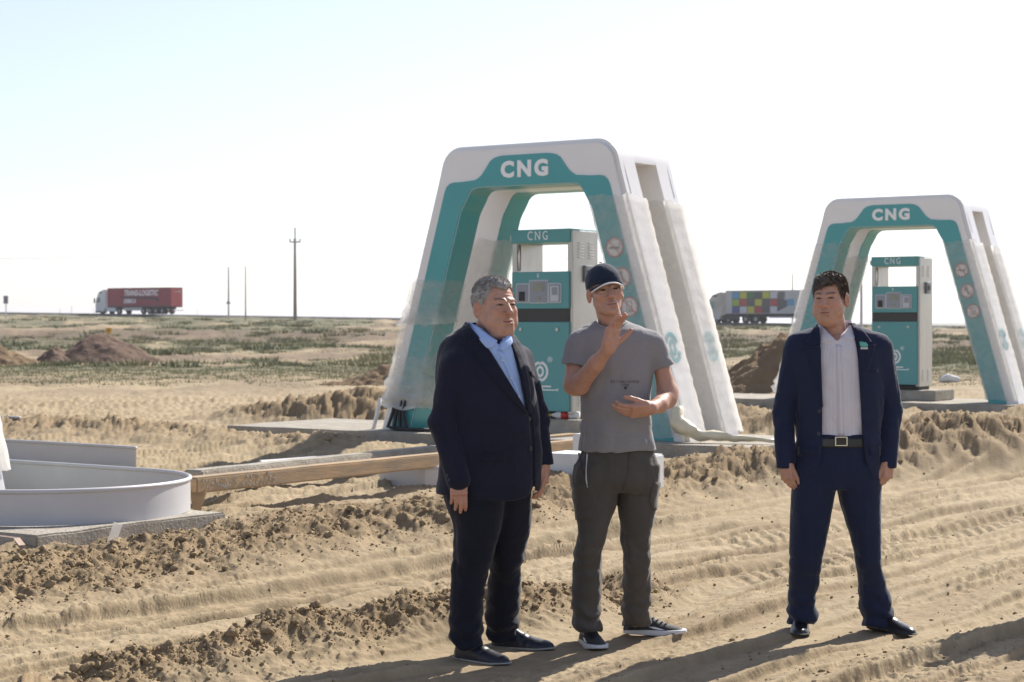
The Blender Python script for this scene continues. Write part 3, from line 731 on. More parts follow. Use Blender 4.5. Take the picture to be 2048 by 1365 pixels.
def timber(name, p, q, w, h, matr, label, cat, uneven=.004):
    p = Vector(p); q = Vector(q); L = (q - p).length; M = Matrix.Translation(p) @ (q - p).to_track_quat('X', 'Z').to_matrix().to_4x4()
    o = rough_box(name, I4, (0, -w / 2, 0), (L, w / 2, h), matr, label, cat, None, uneven, .3); o.matrix_world = M
    return o
tb = thing('timber_beam', 'long pale timber beam lying from the metal ring towards the tall gateway', 'beam', px(380, 985, 13.15))
def sub(o, par): o.parent = par; o.matrix_parent_inverse = Matrix.Translation(-Vector(par.location)); 
p0 = Vector(px(380, 987, 13.15)); p1 = Vector(px(1146, 904, 17.7))
o = timber('beam_timber', p0 - tb.location, p1 - tb.location, .14, .115, M_wood, None, None); o.parent = tb
q = Vector((0, 0, 0)); m = MB(); m.prism([(0, -.01), (.115, .005), (.06, -.17), (.02, -.19)], Matrix.Translation((0.0, .02, .012)) @ FRONT @ Matrix.Rotation(0, 4, 'Z'), -.05); m.build('support_block', M_wood, tb)
m = MB(); rr = random.Random(3)
for k in range(70):
    t = .012 + rr.random() * .17; u = rr.random(); a = p0 - tb.location + (p1 - p0) * t * .9; n2 = (p1 - p0).normalized().cross(Vector((0, 0, 1)))
    s_ = .004 + .010 * rr.random(); c_ = a + n2 * .071 + Vector((0, 0, .02 + .08 * u)); m.box((-s_, -.002, -s_ * .6), (s_, .002, s_ * .6), Matrix.Translation(c_) @ (p1 - p0).to_track_quat('X', 'Z').to_matrix().to_4x4() @ Matrix.Rotation(rr.random(), 4, 'Y'))
m.build('mortar_splash', M_conc, tb)
timber('concrete_kerb', px(385, 972, 13.9), px(905, 912, 18.9), .16, .12, M_conc, 'grey precast kerb strip lying behind the timber beam', 'kerb')
timber('wood_plank', px(735, 916, 18.4), px(1150, 876, 20.2), .20, .05, M_wood, 'thin dark plank lying beyond the timber beam', 'plank')
tag(MB().tube([px(520, 924, 16.4), px(780, 905, 18.2), px(1150, 876, 20.0)], .016, 6).build('metal_rod', M_galv), 'thin bright metal rod lying along the dark plank', 'rod')
M_b = Matrix.Translation(px(1136, 960, 15.4)) @ Matrix.Rotation(R(-28), 4, 'Z')
rough_box('foam_block', M_b, (-.16, -.12, -.06), (.75, .28, .225), M_foam, 'large white block lying behind the legs of the man in the cap', 'block', None, .003)
M_b2 = Matrix.Translation(px(1170, 930, 16.2)) @ Matrix.Rotation(R(-28), 4, 'Z')
rough_box('foam_block', M_b2, (-.1, -.05, -.05), (.14, .10, .27), M_foam, 'small white block standing upright at the end of the timber beam', 'block', None, .003)
# strap hanging over the slab edge, scrap of tape
sx_, sy_, sz_ = px(40, 1079, 11.0)
m = MB(); P = [(sx_ - .28, sy_ + .10, .262), (sx_ - .1, sy_ - .02, .262), (sx_ + .0, sy_ - .08, .258), (sx_ + .045, sy_ - .12, .22), (sx_ + .055, sy_ - .13, .1), (sx_ + .075, sy_ - .14, -.02)]
for i in range(len(P) - 1):
    a, b2 = Vector(P[i]), Vector(P[i + 1]); t = (b2 - a).normalized(); n2 = Vector((.86, -.5, 0)) if i > 2 else Vector((-t.y, t.x, 0)).normalized()
    w = n2 * .022; k = t.cross(n2).normalized() * .0025
    m.add([a - w - k, a + w - k, a + w + k, a - w + k, b2 - w - k, b2 + w - k, b2 + w + k, b2 - w + k], [(0, 1, 2, 3), (7, 6, 5, 4), (0, 4, 5, 1), (1, 5, 6, 2), (2, 6, 7, 3), (3, 7, 4, 0)])
tag(m.build('steel_strap', M_rust), 'bent steel strap hanging over the slab corner at bottom left', 'strap')
a = Vector(px(232, 1052, 11.25)); m = MB(); m.box((-.02, -.003, -.14), (.035, .003, .02), Matrix.Translation(a) @ Matrix.Rotation(R(14), 4, 'Y') @ Matrix.Rotation(R(-30), 4, 'X'))
o = m.build('film_scrap', M_film); tag(o, 'scrap of clear film stuck on the slab edge below the ring', 'plastic film')
at = o.data.attributes.new('dens', 'FLOAT', 'POINT'); at.data.foreach_set('value', np.full(8, .2, dtype=np.float32))

# ------------------------------------------------------------------ dirt piles
def pile(name, cx, cy, rx, ry, h, matr, label, rot=0, seed=1, peak=(0, 0)):
    n = 70; u = np.linspace(-1, 1, n); X, Y = np.meshgrid(u, u); X = X.ravel(); Y = Y.ravel(); r = np.hypot(X - peak[0] * (1 - np.hypot(X, Y)).clip(0), Y - peak[1] * (1 - np.hypot(X, Y)).clip(0))
    ca, sa = math.cos(rot), math.sin(rot); wx = cx + X * rx * ca - Y * ry * sa; wy = cy + X * rx * sa + Y * ry * ca
    g = ground_z(wx, wy, False)[0]
    r = r * (1 + .22 * perlin2(np.arctan2(Y, X) * 1.1 + seed, np.full_like(X, seed)))
    z = h * (1 - sst(0, .95, r) ** .85) * (1 + .2 * perlin2(X * 2.2 + seed, Y * 2.2)) + h * .05 * billow2(X * 4 + seed, Y * 4, 4) * (r < .95) * (1 - r).clip(0) * 1.5 + .5 * lumps2(wx, wy, .22, seed, .5) * (r < .97) - .06
    idx = np.arange(n * n).reshape(n, n); Fc = np.stack([idx[:-1, :-1], idx[:-1, 1:], idx[1:, 1:], idx[1:, :-1]], -1).reshape(-1, 4)
    o = obj(name, np.stack([wx, wy, g + z], 1), Fc, matr, None, True); return tag(o, label, 'dirt pile')
M_brown = mat('red_brown_soil', (.175, .12, .09), .95, bump=.3, bscale=8, var=.3, vscale=2.5, spec=.12, detail=9)
M_tan = mat('fresh_soil', (.235, .165, .10), .95, bump=.3, bscale=12, var=.25, vscale=2.5, spec=.12, detail=9)
c_ = px(215, 728, 66); pile('dirt_pile', c_[0], 66, 2.9, 2.4, 1.02, M_brown, 'reddish brown pile of soil with a small yellow sign behind it', 0, 1, (-.05, 0))
c_ = px(110, 728, 65); pile('dirt_pile', c_[0], 65, 1.2, 1.4, .62, M_brown, 'small brown heap touching the left side of the reddish pile', 0, 5)
c_ = px(20, 730, 62); pile('dirt_pile', c_[0], 62, 2.4, 1.6, .85, M_tan, 'low tan pile of soil at the far left edge', 0, 2, (-.4, 0))
c_ = px(1520, 800, 37); pile('dirt_pile', c_[0], 37, 1.75, 1.6, 1.35, M_tan, 'tall tan pile of soil between the two gateways', 0, 3, (.35, 0))
c_ = px(735, 775, 44); pile('dirt_pile', c_[0], 44, 2.0, 1.2, .52, M_tan, 'low broad pile of soil just left of the tall gateway', 0, 4, (.4, 0))
# ------------------------------------------------------------------ lorries on the road
M_cabw = mat('cab_white', (.66, .67, .69), .35, var=.1, vscale=1)
M_cabg = mat('cab_dusty_grey', (.56, .54, .52), .45, col2=(.40, .36, .32), vscale=.7)
M_box = mat('trailer_grey', (.50, .50, .50), .5, var=.12, vscale=.6)
M_glass = mat('cab_glass', (.10, .22, .22), .08, spec=.8)
M_tyre = mat('tyre', (.02, .02, .02), .8); M_rim = mat('wheel_rim', (.25, .25, .26), .4, metal=.6)
M_under = mat('chassis_dark', (.045, .043, .042), .7); M_skirt = mat('side_skirt', (.45, .45, .46), .5)
SIDE = Matrix(((-1, 0, 0, 0), (0, 0, 1, 0), (0, 1, 0, 0), (0, 0, 0, 1)))      # local XY -> -x,z on the left flank (+y)
def lorry(X, label, cabm, sidem, rearm, deco):
    Y = road_y(X); z = road_z(X) + .12
    root = thing('lorry', label, 'lorry', (X, Y, z), R(180 - 33.2))
    x_f = 8.25
    # cab profile (side view), bevelled
    prof = [(x_f, .45), (x_f + .02, 1.5), (x_f - .12, 1.9), (x_f - .42, 3.0), (x_f - .75, 3.45), (x_f - 1.55, 3.78), (x_f - 2.15, 3.85), (x_f - 2.2, .9), (x_f - 1.95, .9), (x_f - 1.9, .45)]
    Mx = Matrix(((1, 0, 0, 0), (0, 0, -1, 1.24), (0, 1, 0, 0), (0, 0, 0, 1)))
    cab = MB().prism(prof, Mx, 2.48).build('cab', cabm, root, bevel=.08)
    MB().prism([(x_f - .22, 1.78), (x_f - .38, 2.62), (x_f - 1.05, 2.62), (x_f - 1.1, 1.95), (x_f - .7, 1.78)], Matrix(((1, 0, 0, 0), (0, 0, -1, 1.275), (0, 1, 0, 0), (0, 0, 0, 1))), .04).build('side_window', M_glass, cab)
    MB().add([(x_f + .03, -1.1, 1.95), (x_f + .03, 1.1, 1.95), (x_f - .33, 1.1, 2.98), (x_f - .33, -1.1, 2.98)], [(0, 1, 2, 3)]).build('windscreen', M_glass, cab)
    MB().box((x_f - 1.5, 1.18, 3.28), (x_f - .85, 1.262, 3.44)).build('roof_vent', M_dark, cab)
    MB().box((x_f - .06, 1.26, 1.75), (x_f + .12, 1.5, 2.5)).build('mirror', M_dark, cab, bevel=.05)
    MB().box((x_f - .1, -1.2, .25), (x_f + .06, 1.2, .6)).build('bumper', M_under, root, bevel=.05)
    # chassis and tanks
    MB().box((-7.2, -.5, .75), (x_f - 1.0, .5, 1.12)).build('chassis', M_under, root)
    MB().box((x_f - 4.3, .75, .42), (x_f - 2.35, 1.22, 1.02)).build('side_fairing', cabm if cabm is M_cabw else M_under, root, bevel=.04)
    if cabm is M_cabw: MB().box((-1.6, 1.10, .55), (2.2, 1.2, 1.05)).build('side_skirt', M_skirt, root, bevel=.03)
    else: MB().box((-4.0, 1.12, .62), (-.2, 1.18, .82)).build('side_rail', M_skirt, root)
    for wx in ((x_f - 1.4, x_f - 5.0, -1.9, -3.2, -4.5, -5.8) if cabm is M_cabw else (x_f - 1.4, x_f - 2.95, x_f - 5.3, x_f - 6.65, -4.6, -5.9)):
        for wy in (1.0, -1.0):
            w = MB().tube([(wx, wy - .16, .5), (wx, wy + .16, .5)], .5, 20).build('wheel', M_tyre, root)
            if wy > 0: MB().tube([(wx, wy + .12, .5), (wx, wy + .172, .5)], [.29, .24], 14).build('rim', M_rim, w)
    # trailer
    bx = MB().box((-7.75, -1.25, 1.15), (5.6, 1.25, 4.0)).build('trailer_body', sidem, root, bevel=.03)
    MB().box((-7.76, -1.27, 1.05), (5.62, 1.27, 1.148)).build('trailer_frame', M_under, root)
    MB().box((-7.76, -1.265, 3.945), (5.62, 1.265, 4.03)).build('roof_rail', M_under if sidem is M_tarp else M_box, root)
    for yy in (-.625, .625): MB().box((-7.79, yy - .60, 1.2), (-7.752, yy + .60, 3.92)).build('rear_door', rearm, root)
    MB().box((-7.9, -1.2, .5), (-7.8, 1.2, .62)).build('under_run_bar', M_skirt, root)
    for yy in (-1.05, 1.05): MB().box((-7.93, yy - .13, .52), (-7.9, yy + .13, .66)).build('tail_lamp', M_red, root)
    SM = Matrix.Translation((0, 1.256, 0)) @ SIDE
    if deco == 'red':
        text('lettering', 'TRANS-LOGISTIC', 1.15, SM @ Matrix.Translation((1.5, 3.20, 0)), M_letter, root, bold=.035, ext=.004, shear=.22, sx=.80)
        text('lettering', 'DEBICA', .82, SM @ Matrix.Translation((-.85, 1.98, 0)), M_letter, root, bold=.03, ext=.004, shear=.22, sx=.9)
        MB().prism([(-2.9, 2.66), (-2.6, 2.46), (4.2, 2.22), (5.4, 1.80), (5.1, 2.42), (4.2, 2.58), (-2.6, 2.74)], SM, .004).build('swoosh', M_under, root)
        MB().box((-7.2, 1.252, 1.25), (5.4, 1.258, 1.5)).build('lower_band', mat('band_red', (.20, .04, .05), .6), root)
        RM = Matrix.Translation((-7.795, 0, 0)) @ Matrix(((0, 0, -1, 0), (1, 0, 0, 0), (0, 1, 0, 0), (0, 0, 0, 1)))
        m = MB(); m.box((-.9, 3.35, 0), (-.35, 3.5, .004), RM); m.box((-.25, 3.36, 0), (.6, 3.42, .004), RM); m.build('door_print', M_skirt, root)
    else:
        cols = {'b': (.10, .30, .50), 'y': (.48, .46, .04), 'g': (.05, .16, .05), 'r': (.42, .06, .05), 'w': (.55, .54, .58), 'k': (.085, .085, .085), 'n': (.06, .08, .22), 'l': (.32, .42, .06), 'd': (.12, .12, .12)}
        MM = {k: mat('square_' + k, v, .5) for k, v in cols.items()}
        MB().prism([(-4.75, 1.22), (.9, 1.22), (2.6, 2.0), (2.9, 2.6), (1.9, 3.1), (.9, 3.88), (-4.75, 3.88)], SM, .003).build('dark_print', MM['k'], root)
        rows = ('bygkywd', 'lrkykrkb', 'nwyrkwk')
        for j, rw in enumerate(rows):
            for i, ch in enumerate(rw):
                xa = -4.7 + i * 1.02 + (0.2 if (j == 1 and i > 5) else 0); zb = 3.82 - j * .89
                if ch != 'k': MB().box((xa, zb - .80, .003), (xa + .93, zb, .008), SM).build('printed_square', MM[ch], root)
        MB().box((5.45, 1.2, 1.2), (5.62, 1.262, 3.9)).build('front_strip', M_skirt, root)
    return root
lorry(-57.2, 'lorry with a white cab and red trailer lettered TRANS-LOGISTIC', M_cabw, M_tarp, M_tarp2, 'red')
lorry(31.7, 'dusty grey lorry with a trailer of coloured squares', M_cabg, M_box, M_box, 'squares')

# ------------------------------------------------------------------ poles, wires, signs, litter
def pole(name, xp, ytop, d, r, label, cat, mt, ybase=None):
    g = gz(px(xp, 640, d)[0], d); top = px(xp, ytop, d); h = top[2] - g + .3
    root = thing(name, label, cat, (top[0], d, g - .3))
    MB().tube([(0, 0, 0), (0, 0, h * .5), (0, 0, h)], [r, r * .85, r * .65], 8).build('shaft', mt, root, True)
    return root, h
p, h = pole('utility_pole', 590, 478, 170, .17, 'tall concrete utility pole with a crossarm, nearest on the skyline', 'utility pole', M_pole)
MB().box((-.5, -.05, h - .35), (.5, .05, h - .24)).build('crossarm', M_under, p)
MB().tube([(0, 0, h - .1), (0, 0, h + .85)], .06, 6).build('top_bracket', M_under, p)
for x_ in (-.46, .46): MB().tube([(x_, 0, h - .24), (x_, 0, h - .1), (x_, 0, h - .02)], [.03, .07, .05], 8).build('insulator', M_conc, p)
MB().tube([(0, 0, h + .85), (0, 0, h + 1.0)], .07, 8).build('insulator', M_conc, p)
T = Vector(p.location)
def wire(a, b, sag, label):
    pts = [Vector(a).lerp(Vector(b), t) - Vector((0, 0, sag * 4 * t * (1 - t))) for t in np.linspace(0, 1, 24)]
    tag(MB().tube(pts, .006, 4, False).build('power_wire', M_under), label, 'wire')
for k, (dx, dz, lab) in enumerate(((-.46, h, 'outer'), (.46, h, 'inner'), (0, h + 1.0, 'top'))):
    a = T + Vector((dx, 0, dz))
    wire(a, (px(-260, (506, 508, 484)[k], 235)[0] + dx, 235, px(0, (506, 508, 484)[k], 235)[2]), 1.2, '%s power wire running left from the tall utility pole' % lab)
    wire(a, (px(2300, 560, 130)[0] + dx, 130, px(0, (500, 502, 478)[k], 130)[2]), 1.4, '%s power wire running right from the tall utility pole' % lab)
pole('thin_pole', 457, 534, 235, .12, 'thin wooden pole standing just left of its twin on the skyline', 'pole', M_pole)
pole('thin_pole', 491, 533, 240, .10, 'thin wooden pole between its twin and the tall utility pole', 'pole', M_pole)
pole('thin_pole', 1585, 547, 240, .11, 'thin pole rising behind the trailer of coloured squares', 'pole', M_pole)
pole('lamp_post', 1723, 505, 48, .045, 'slim grey post seen through the furthest right gateway', 'post', M_galv)
for xp, yt, d, lab in ((143, 612, 700, 'tiny far pole midway between the grey road sign and the red lorry'), (187, 617, 900, 'tiny far pole just left of the white cab of the red lorry'),
                       (120, 618, 820, 'tiny far pole nearest to the grey road sign'), (395, 618, 800, 'tiny far pole just right of the red lorry'),
                       (688, 622, 800, 'tiny far pole midway between the tall utility pole and the near gateway'), (740, 628, 900, 'tiny far pole close to the left leg of the near gateway'),
                       (1960, 625, 700, 'taller of two tiny far poles at the right edge'), (1975, 632, 850, 'shorter of two tiny far poles at the right edge'), (1420, 628, 800, 'tiny far pole just left of the dusty grey lorry')):
    o = pole('far_pole', xp, yt, d, .14, lab, 'pole', M_pole)[0]; o['group'] = 'tiny poles along the far horizon'
def road_sign(xp, yc, d, w, hh, shape, label, postx=0):
    c_ = px(xp, yc, d); g = gz(c_[0], d); root = thing('road_sign', label, 'road sign', (c_[0], d, g - .2)); zc = c_[2] - g + .2
    MB().tube([(0, 0, 0), (0, 0, zc + hh / 2)], .06, 6).build('post', M_galv, root)
    m = MB()
    if shape == 'tri': m.prism([(-w / 2, zc - hh / 2), (w / 2, zc - hh / 2), (0, zc + hh / 2)], Matrix.Translation((0, -.07, 0)) @ FRONT, .03)
    else: m.box((-w / 2, -.1, zc - hh / 2), (w / 2, -.07, zc + hh / 2))
    m.build('sign_board', mat('sign_back', (.22, .23, .25), .5, metal=.3), root)
    return root
road_sign(12, 600, 200, .50, .85, 'rect', 'grey rectangular road sign at the far left edge')
road_sign(457, 604, 205, .55, .5, 'tri', 'small triangular road sign on a post below the thin poles')
c_ = px(217, 661, 72); g = gz(c_[0], 72); root = thing('marker_sign', 'small yellow marker sign with a dark mark behind the reddish soil pile', 'sign', (c_[0], 72, g))
zc = c_[2] - g
MB().box((-.11, -.01, zc - .1), (.13, .01, zc + .09)).build('sign_board', mat('yellow_sign', (.66, .33, .015), .5), root)
MB().box((-.03, -.014, zc - .04), (.03, -.0105, zc + .05)).build('sign_mark', M_signblk, root)
MB().tube([(0, .02, 0), (0, .02, zc)], .02, 6).build('post', M_wood, root)
c_ = px(635, 720, 68); g = gz(c_[0], 68); tag(MB().tube([(c_[0] - .35, 68, g + .06), (c_[0] + .35, 68.1, g + .07)], .055, 8).build('black_pipe', M_black), 'short black pipe lying on the ground left of the tall gateway', 'pipe')
c_ = px(1897, 752, 46); g = gz(c_[0], 46); crumpled('rubbish_bag', [(c_[0] - .22, 46, g + .04), (c_[0], 46, g + .09), (c_[0] + .25, 46, g + .04)], [.05, .11, .06], 5, M_foam, 'crumpled white bag on the ground through the furthest right gateway', 'rubbish')

# ------------------------------------------------------------------ steppe grass and scrub
def grass(name, n, y0, y1, wid, hgt, blades, thr, seed, dark=1.0):
    rg_ = np.random.default_rng(seed)
    Y = 1 / rg_.uniform(1 / y1, 1 / y0, n * 5); X = rg_.uniform(-.33, .33, n * 5) * Y
    h, ro, la, dr, s, t = ground_z(X, Y)
    n2_ = .5 + .5 * fbm2(X * .085 + 4, Y * .05, 4)
    v = sst(40, 60, Y) * sst(.30, .50, n2_ + .12 * fbm2(X * .5, Y * .4, 3) + .10 * sst(50, 5, dr)) * (1 - np.exp(-((dr - 62) / 7) ** 2)) * (dr > 5)
    k = rg_.random(len(X)) < v * .9 + thr
    X, Y, h = X[k][:n], Y[k][:n], h[k][:n]; m = len(X)
    sc = rg_.uniform(.45, 1.2, m) * (1 + Y / 400)
    B = blades; a = rg_.uniform(0, 6.28, (m, B)); r = rg_.uniform(0, 1, (m, B)) ** .6 * wid * sc[:, None]; hh = hgt * sc[:, None] * rg_.uniform(.4, 1.1, (m, B))
    bx = X[:, None] + np.cos(a) * r; by = Y[:, None] + np.sin(a) * r; w = .028 * sc[:, None] * rg_.uniform(.6, 1.5, (m, B)) * (hgt / .25)
    lx = np.cos(a) * hh * .5; ly = np.sin(a) * hh * .5; b = rg_.uniform(0, 6.28, (m, B))
    z0 = np.repeat(h[:, None] - .02, B, 1)
    P = np.stack([np.stack([bx - np.cos(b) * w, by - np.sin(b) * w, z0], -1), np.stack([bx + np.cos(b) * w, by + np.sin(b) * w, z0], -1), np.stack([bx + lx, by + ly, z0 + hh], -1)], 2).reshape(-1, 3)
    Fc = np.arange(len(P)).reshape(-1, 3)
    g0 = np.array([.125, .132, .07]); g1 = np.array([.20, .18, .11]); g2 = np.array([.10, .107, .062])
    u = rg_.random((m, 1)); mixv = (.5 + .5 * perlin2(X * .15, Y * .1))[:, None]
    colr = (g0 * (1 - mixv) + g1 * mixv) * (u > .25) + g2 * (u <= .25)
    colr = np.repeat(colr * dark, B * 3, 0)
    o = obj(name, P, Fc, mat(name + '_leaf', (.1, .12, .05), .8, attr='col', spec=.2), None, False); tag(o, kind='stuff')
    at = o.data.attributes.new('col', 'FLOAT_COLOR', 'POINT'); at.data.foreach_set('color', np.concatenate([colr, np.ones((len(colr), 1))], 1).astype(np.float32).ravel())
grass('steppe_grass', 38000, 42, 290, .34, .085, 10, .05, 3, 1.9)
grass('scrub_bushes', 1300, 60, 290, .6, .22, 80, .0, 5, 1.6)
# ------------------------------------------------------------------ people: implicit surfaces -> smooth meshes
def V3(*a): return np.array(a, dtype=float)
def sd_ell(P, c, r):
    q = (P - c) / r; k0 = np.linalg.norm(q, axis=1); k1 = np.linalg.norm(q / r, axis=1) + 1e-9
    return k0 * (k0 - 1) / k1
def sd_cap(P, a, b, ra, rb):
    a = np.asarray(a, float); b = np.asarray(b, float); ab = b - a
    t = np.clip(((P - a) @ ab) / (ab @ ab + 1e-12), 0, 1)
    return np.linalg.norm(P - a - t[:, None] * ab, axis=1) - (ra + (rb - ra) * t)
def sd_chain(P, pts, rs, k=.01):
    d = None
    for i in range(len(pts) - 1):
        e = sd_cap(P, pts[i], pts[i + 1], rs[i], rs[i + 1]); d = e if d is None else smin(d, e, k)
    return d
def smin(a, b, k):
    h = np.clip(.5 + .5 * (b - a) / k, 0, 1); return b + (a - b) * h - k * h * (1 - h)
def smax(a, b, k): return -smin(-a, -b, k)
def stack(P, rows, n=2.4, ax=2, caps=True):
    """loft along an axis; rows: (pos, c1, c2, r1, r2)"""
    rows = sorted(rows); A = np.array(rows); o = [i for i in range(3) if i != ax]
    z = P[:, ax]; zz = A[:, 0]
    # monotone-ish smooth interpolation
    def ip(col):
        v = A[:, col]; m = np.gradient(v, zz) if len(zz) > 2 else np.zeros_like(v)
        i = np.clip(np.searchsorted(zz, z) - 1, 0, len(zz) - 2); hgt = zz[i + 1] - zz[i]; t = np.clip((z - zz[i]) / hgt, 0, 1)
        return (2 * t ** 3 - 3 * t ** 2 + 1) * v[i] + (t ** 3 - 2 * t ** 2 + t) * hgt * m[i] * .7 + (-2 * t ** 3 + 3 * t ** 2) * v[i + 1] + (t ** 3 - t ** 2) * hgt * m[i + 1] * .7
    c1, c2, r1, r2 = ip(1), ip(2), np.maximum(ip(3), .004), np.maximum(ip(4), .004)
    u = np.abs(P[:, o[0]] - c1) / r1; v = np.abs(P[:, o[1]] - c2) / r2
    r = (u ** n + v ** n) ** (1 / n); d = (r - 1) * np.minimum(r1, r2)
    if caps: d = np.maximum(d, np.maximum(z - zz[-1], zz[0] - z))
    return d

def nets(fn, lo, hi, h):
    lo = np.array(lo, float); hi = np.array(hi, float); B = 4
    nb = np.ceil((hi - lo) / (h * B)).astype(int) + 1; n = nb * B + 1
    cx = [lo[i] + h * B * np.arange(nb[i] + 1) for i in range(3)]
    G = np.stack(np.meshgrid(*cx, indexing='ij'), -1).reshape(-1, 3)
    D = fn(G).reshape(nb + 1)
    mn = None
    for a in (0, 1):
        for b in (0, 1):
            for c in (0, 1):
                s = np.abs(D[a:a + nb[0], b:b + nb[1], c:c + nb[2]]); mn = s if mn is None else np.minimum(mn, s)
    act = mn < h * B * 1.9
    full = np.repeat(np.repeat(np.repeat(np.where(D[:-1, :-1, :-1] < 0, -1., 1.), B, 0), B, 1), B, 2)
    F3 = np.ones(n); F3[:-1, :-1, :-1] = full
    am = np.zeros(n, bool); am[:-1, :-1, :-1] = np.repeat(np.repeat(np.repeat(act, B, 0), B, 1), B, 2)
    for ax in range(3):
        sl0 = [slice(None)] * 3; sl1 = [slice(None)] * 3; sl0[ax] = slice(1, None); sl1[ax] = slice(None, -1)
        sh = am.copy(); sh[tuple(sl0)] |= am[tuple(sl1)]; am = sh
    I = np.argwhere(am); P = lo + I * h; val = np.empty(len(P))
    for k in range(0, len(P), 200000): val[k:k + 200000] = fn(P[k:k + 200000])
    F3[am] = val
    S = F3 < 0
    cs = sum(S[a:n[0] - 1 + a, b:n[1] - 1 + b, c:n[2] - 1 + c].astype(np.int8) for a in (0, 1) for b in (0, 1) for c in (0, 1))
    cm = (cs > 0) & (cs < 8); ci = np.argwhere(cm); vid = np.full(cm.shape, -1, np.int64); vid[cm] = np.arange(len(ci))
    acc = np.zeros((len(ci), 3)); cnt = np.zeros(len(ci))
    off = [(a, b, c) for a in (0, 1) for b in (0, 1) for c in (0, 1)]
    vals = {o: F3[ci[:, 0] + o[0], ci[:, 1] + o[1], ci[:, 2] + o[2]] for o in off}
    for o in off:
        for ax in range(3):
            if o[ax] == 0:
                q = list(o); q[ax] = 1; q = tuple(q); v0, v1 = vals[o], vals[q]; x = (v0 < 0) != (v1 < 0)
                t = np.where(x, v0 / np.where(x, v0 - v1, 1), 0); p = np.repeat(np.array([o], float), len(ci), 0); p[:, ax] = t
                acc += p * x[:, None]; cnt += x
    Vv = lo + (ci + acc / cnt[:, None]) * h
    quads = []
    for ax in range(3):
        u, w = (ax + 1) % 3, (ax + 2) % 3
        s0 = [slice(1, n[i] - 1) for i in range(3)]; s1 = list(s0); s0[ax] = slice(0, n[ax] - 1); s1[ax] = slice(1, n[ax])
        A, Bb = S[tuple(s0)], S[tuple(s1)]; ch = A != Bb; E = np.argwhere(ch); st = A[ch]
        base = E.copy(); base[:, u] += 1; base[:, w] += 1
        c00 = base.copy(); c00[:, u] -= 1; c00[:, w] -= 1; c10 = base.copy(); c10[:, w] -= 1; c01 = base.copy(); c01[:, u] -= 1
        q = np.stack([vid[tuple(c.T)] for c in (c00, c10, base, c01)], 1); q[~st] = q[~st][:, ::-1]; quads.append(q)
    return Vv, np.concatenate(quads)

def fold(P, f, seed, sharp=1.0):
    n = perlin3(P * np.array(f) + seed); return (1 - np.abs(n) * 2)
def grad(fn, P, e=.004):
    g = np.stack([fn(P + np.eye(3)[i] * e) - fn(P - np.eye(3)[i] * e) for i in range(3)], 1); return g / (np.linalg.norm(g, axis=1)[:, None] + 1e-9)

class Fig:
    """maps photo pixels to the figure's own frame (root at the feet)"""
    def __init__(s, x0, d, gnd=0.0):
        s.d = d; s.X0 = (x0 - 1024) / F * d; s.g = gnd
    def P(s, x, y, dy=0.0):
        q = px(x, y, s.d + dy); return V3(q[0] - s.X0, dy, q[2] - s.g)
    def rows(s, tab, dy=0.0):
        """(py, xl, xr, depth, dy) -> stack rows"""
        out = []
        for r in tab:
            y0 = r[4] if len(r) > 4 else dy; a = s.P(r[1], r[0], y0); b = s.P(r[2], r[0], y0); out.append((a[2], (a[0] + b[0]) / 2, y0, (b[0] - a[0]) / 2, r[3]))
        return out
    def z(s, y): return s.P(1024, y)[2]
    def march(s, fn, xs, ys, start=-.6):
        eye = V3(-s.X0, -s.d, H - s.g)
        T = np.stack([s.P(x, y, 0) for x, y in zip(xs, ys)]); D = T - eye; L = np.linalg.norm(D, axis=1); D /= L[:, None]; t = L + start
        for _ in range(70): t = t + np.clip(fn(eye + D * t[:, None]), -.05, .05) * .65
        t = np.minimum(t, L + .4); return eye + D * t[:, None]
    def panel(s, name, fn, rows, off, matr, parent, nx=8, step=6.0, thick=.006, smooth=True):
        """cloth piece laid on the surface: rows (py, xl, xr) seen in the photo"""
        A = np.array(rows, float); ys = np.linspace(A[0, 0], A[-1, 0], max(3, int((A[-1, 0] - A[0, 0]) / step) + 1))
        xl = np.interp(ys, A[:, 0], A[:, 1]); xr = np.interp(ys, A[:, 0], A[:, 2]); u = np.linspace(0, 1, nx)
        XX = xl[:, None] + (xr - xl)[:, None] * u; YY = np.repeat(ys[:, None], nx, 1)
        Pp = s.march(fn, XX.ravel(), YY.ravel()); N = grad(fn, Pp, .008)
        ny = len(ys); f = Pp + N * off; b = Pp - N * thick; idx = np.arange(ny * nx).reshape(ny, nx); m = ny * nx
        Fc = [tuple(q) for q in np.stack([idx[:-1, :-1], idx[1:, :-1], idx[1:, 1:], idx[:-1, 1:]], -1).reshape(-1, 4)]
        ring = list(idx[0, :]) + list(idx[1:, -1]) + list(idx[-1, -2::-1]) + list(idx[-2:0:-1, 0])
        Fc += [(ring[i], ring[(i + 1) % len(ring)], ring[(i + 1) % len(ring)] + m, ring[i] + m) for i in range(len(ring))]
        return obj(name, np.concatenate([f, b]), [tuple(map(int, q)) for q in Fc], matr, parent, False if not smooth else True)

def finish(name, VF, matr, parent, smooth=True, col=None):
    V, Fc = VF; o = obj(name, V, Fc, matr, parent, smooth)
    if col is not None:
        at = o.data.attributes.new('col', 'FLOAT_COLOR', 'POINT'); at.data.foreach_set('color', np.concatenate([col, np.ones((len(col), 1))], 1).astype(np.float32).ravel())
    return o

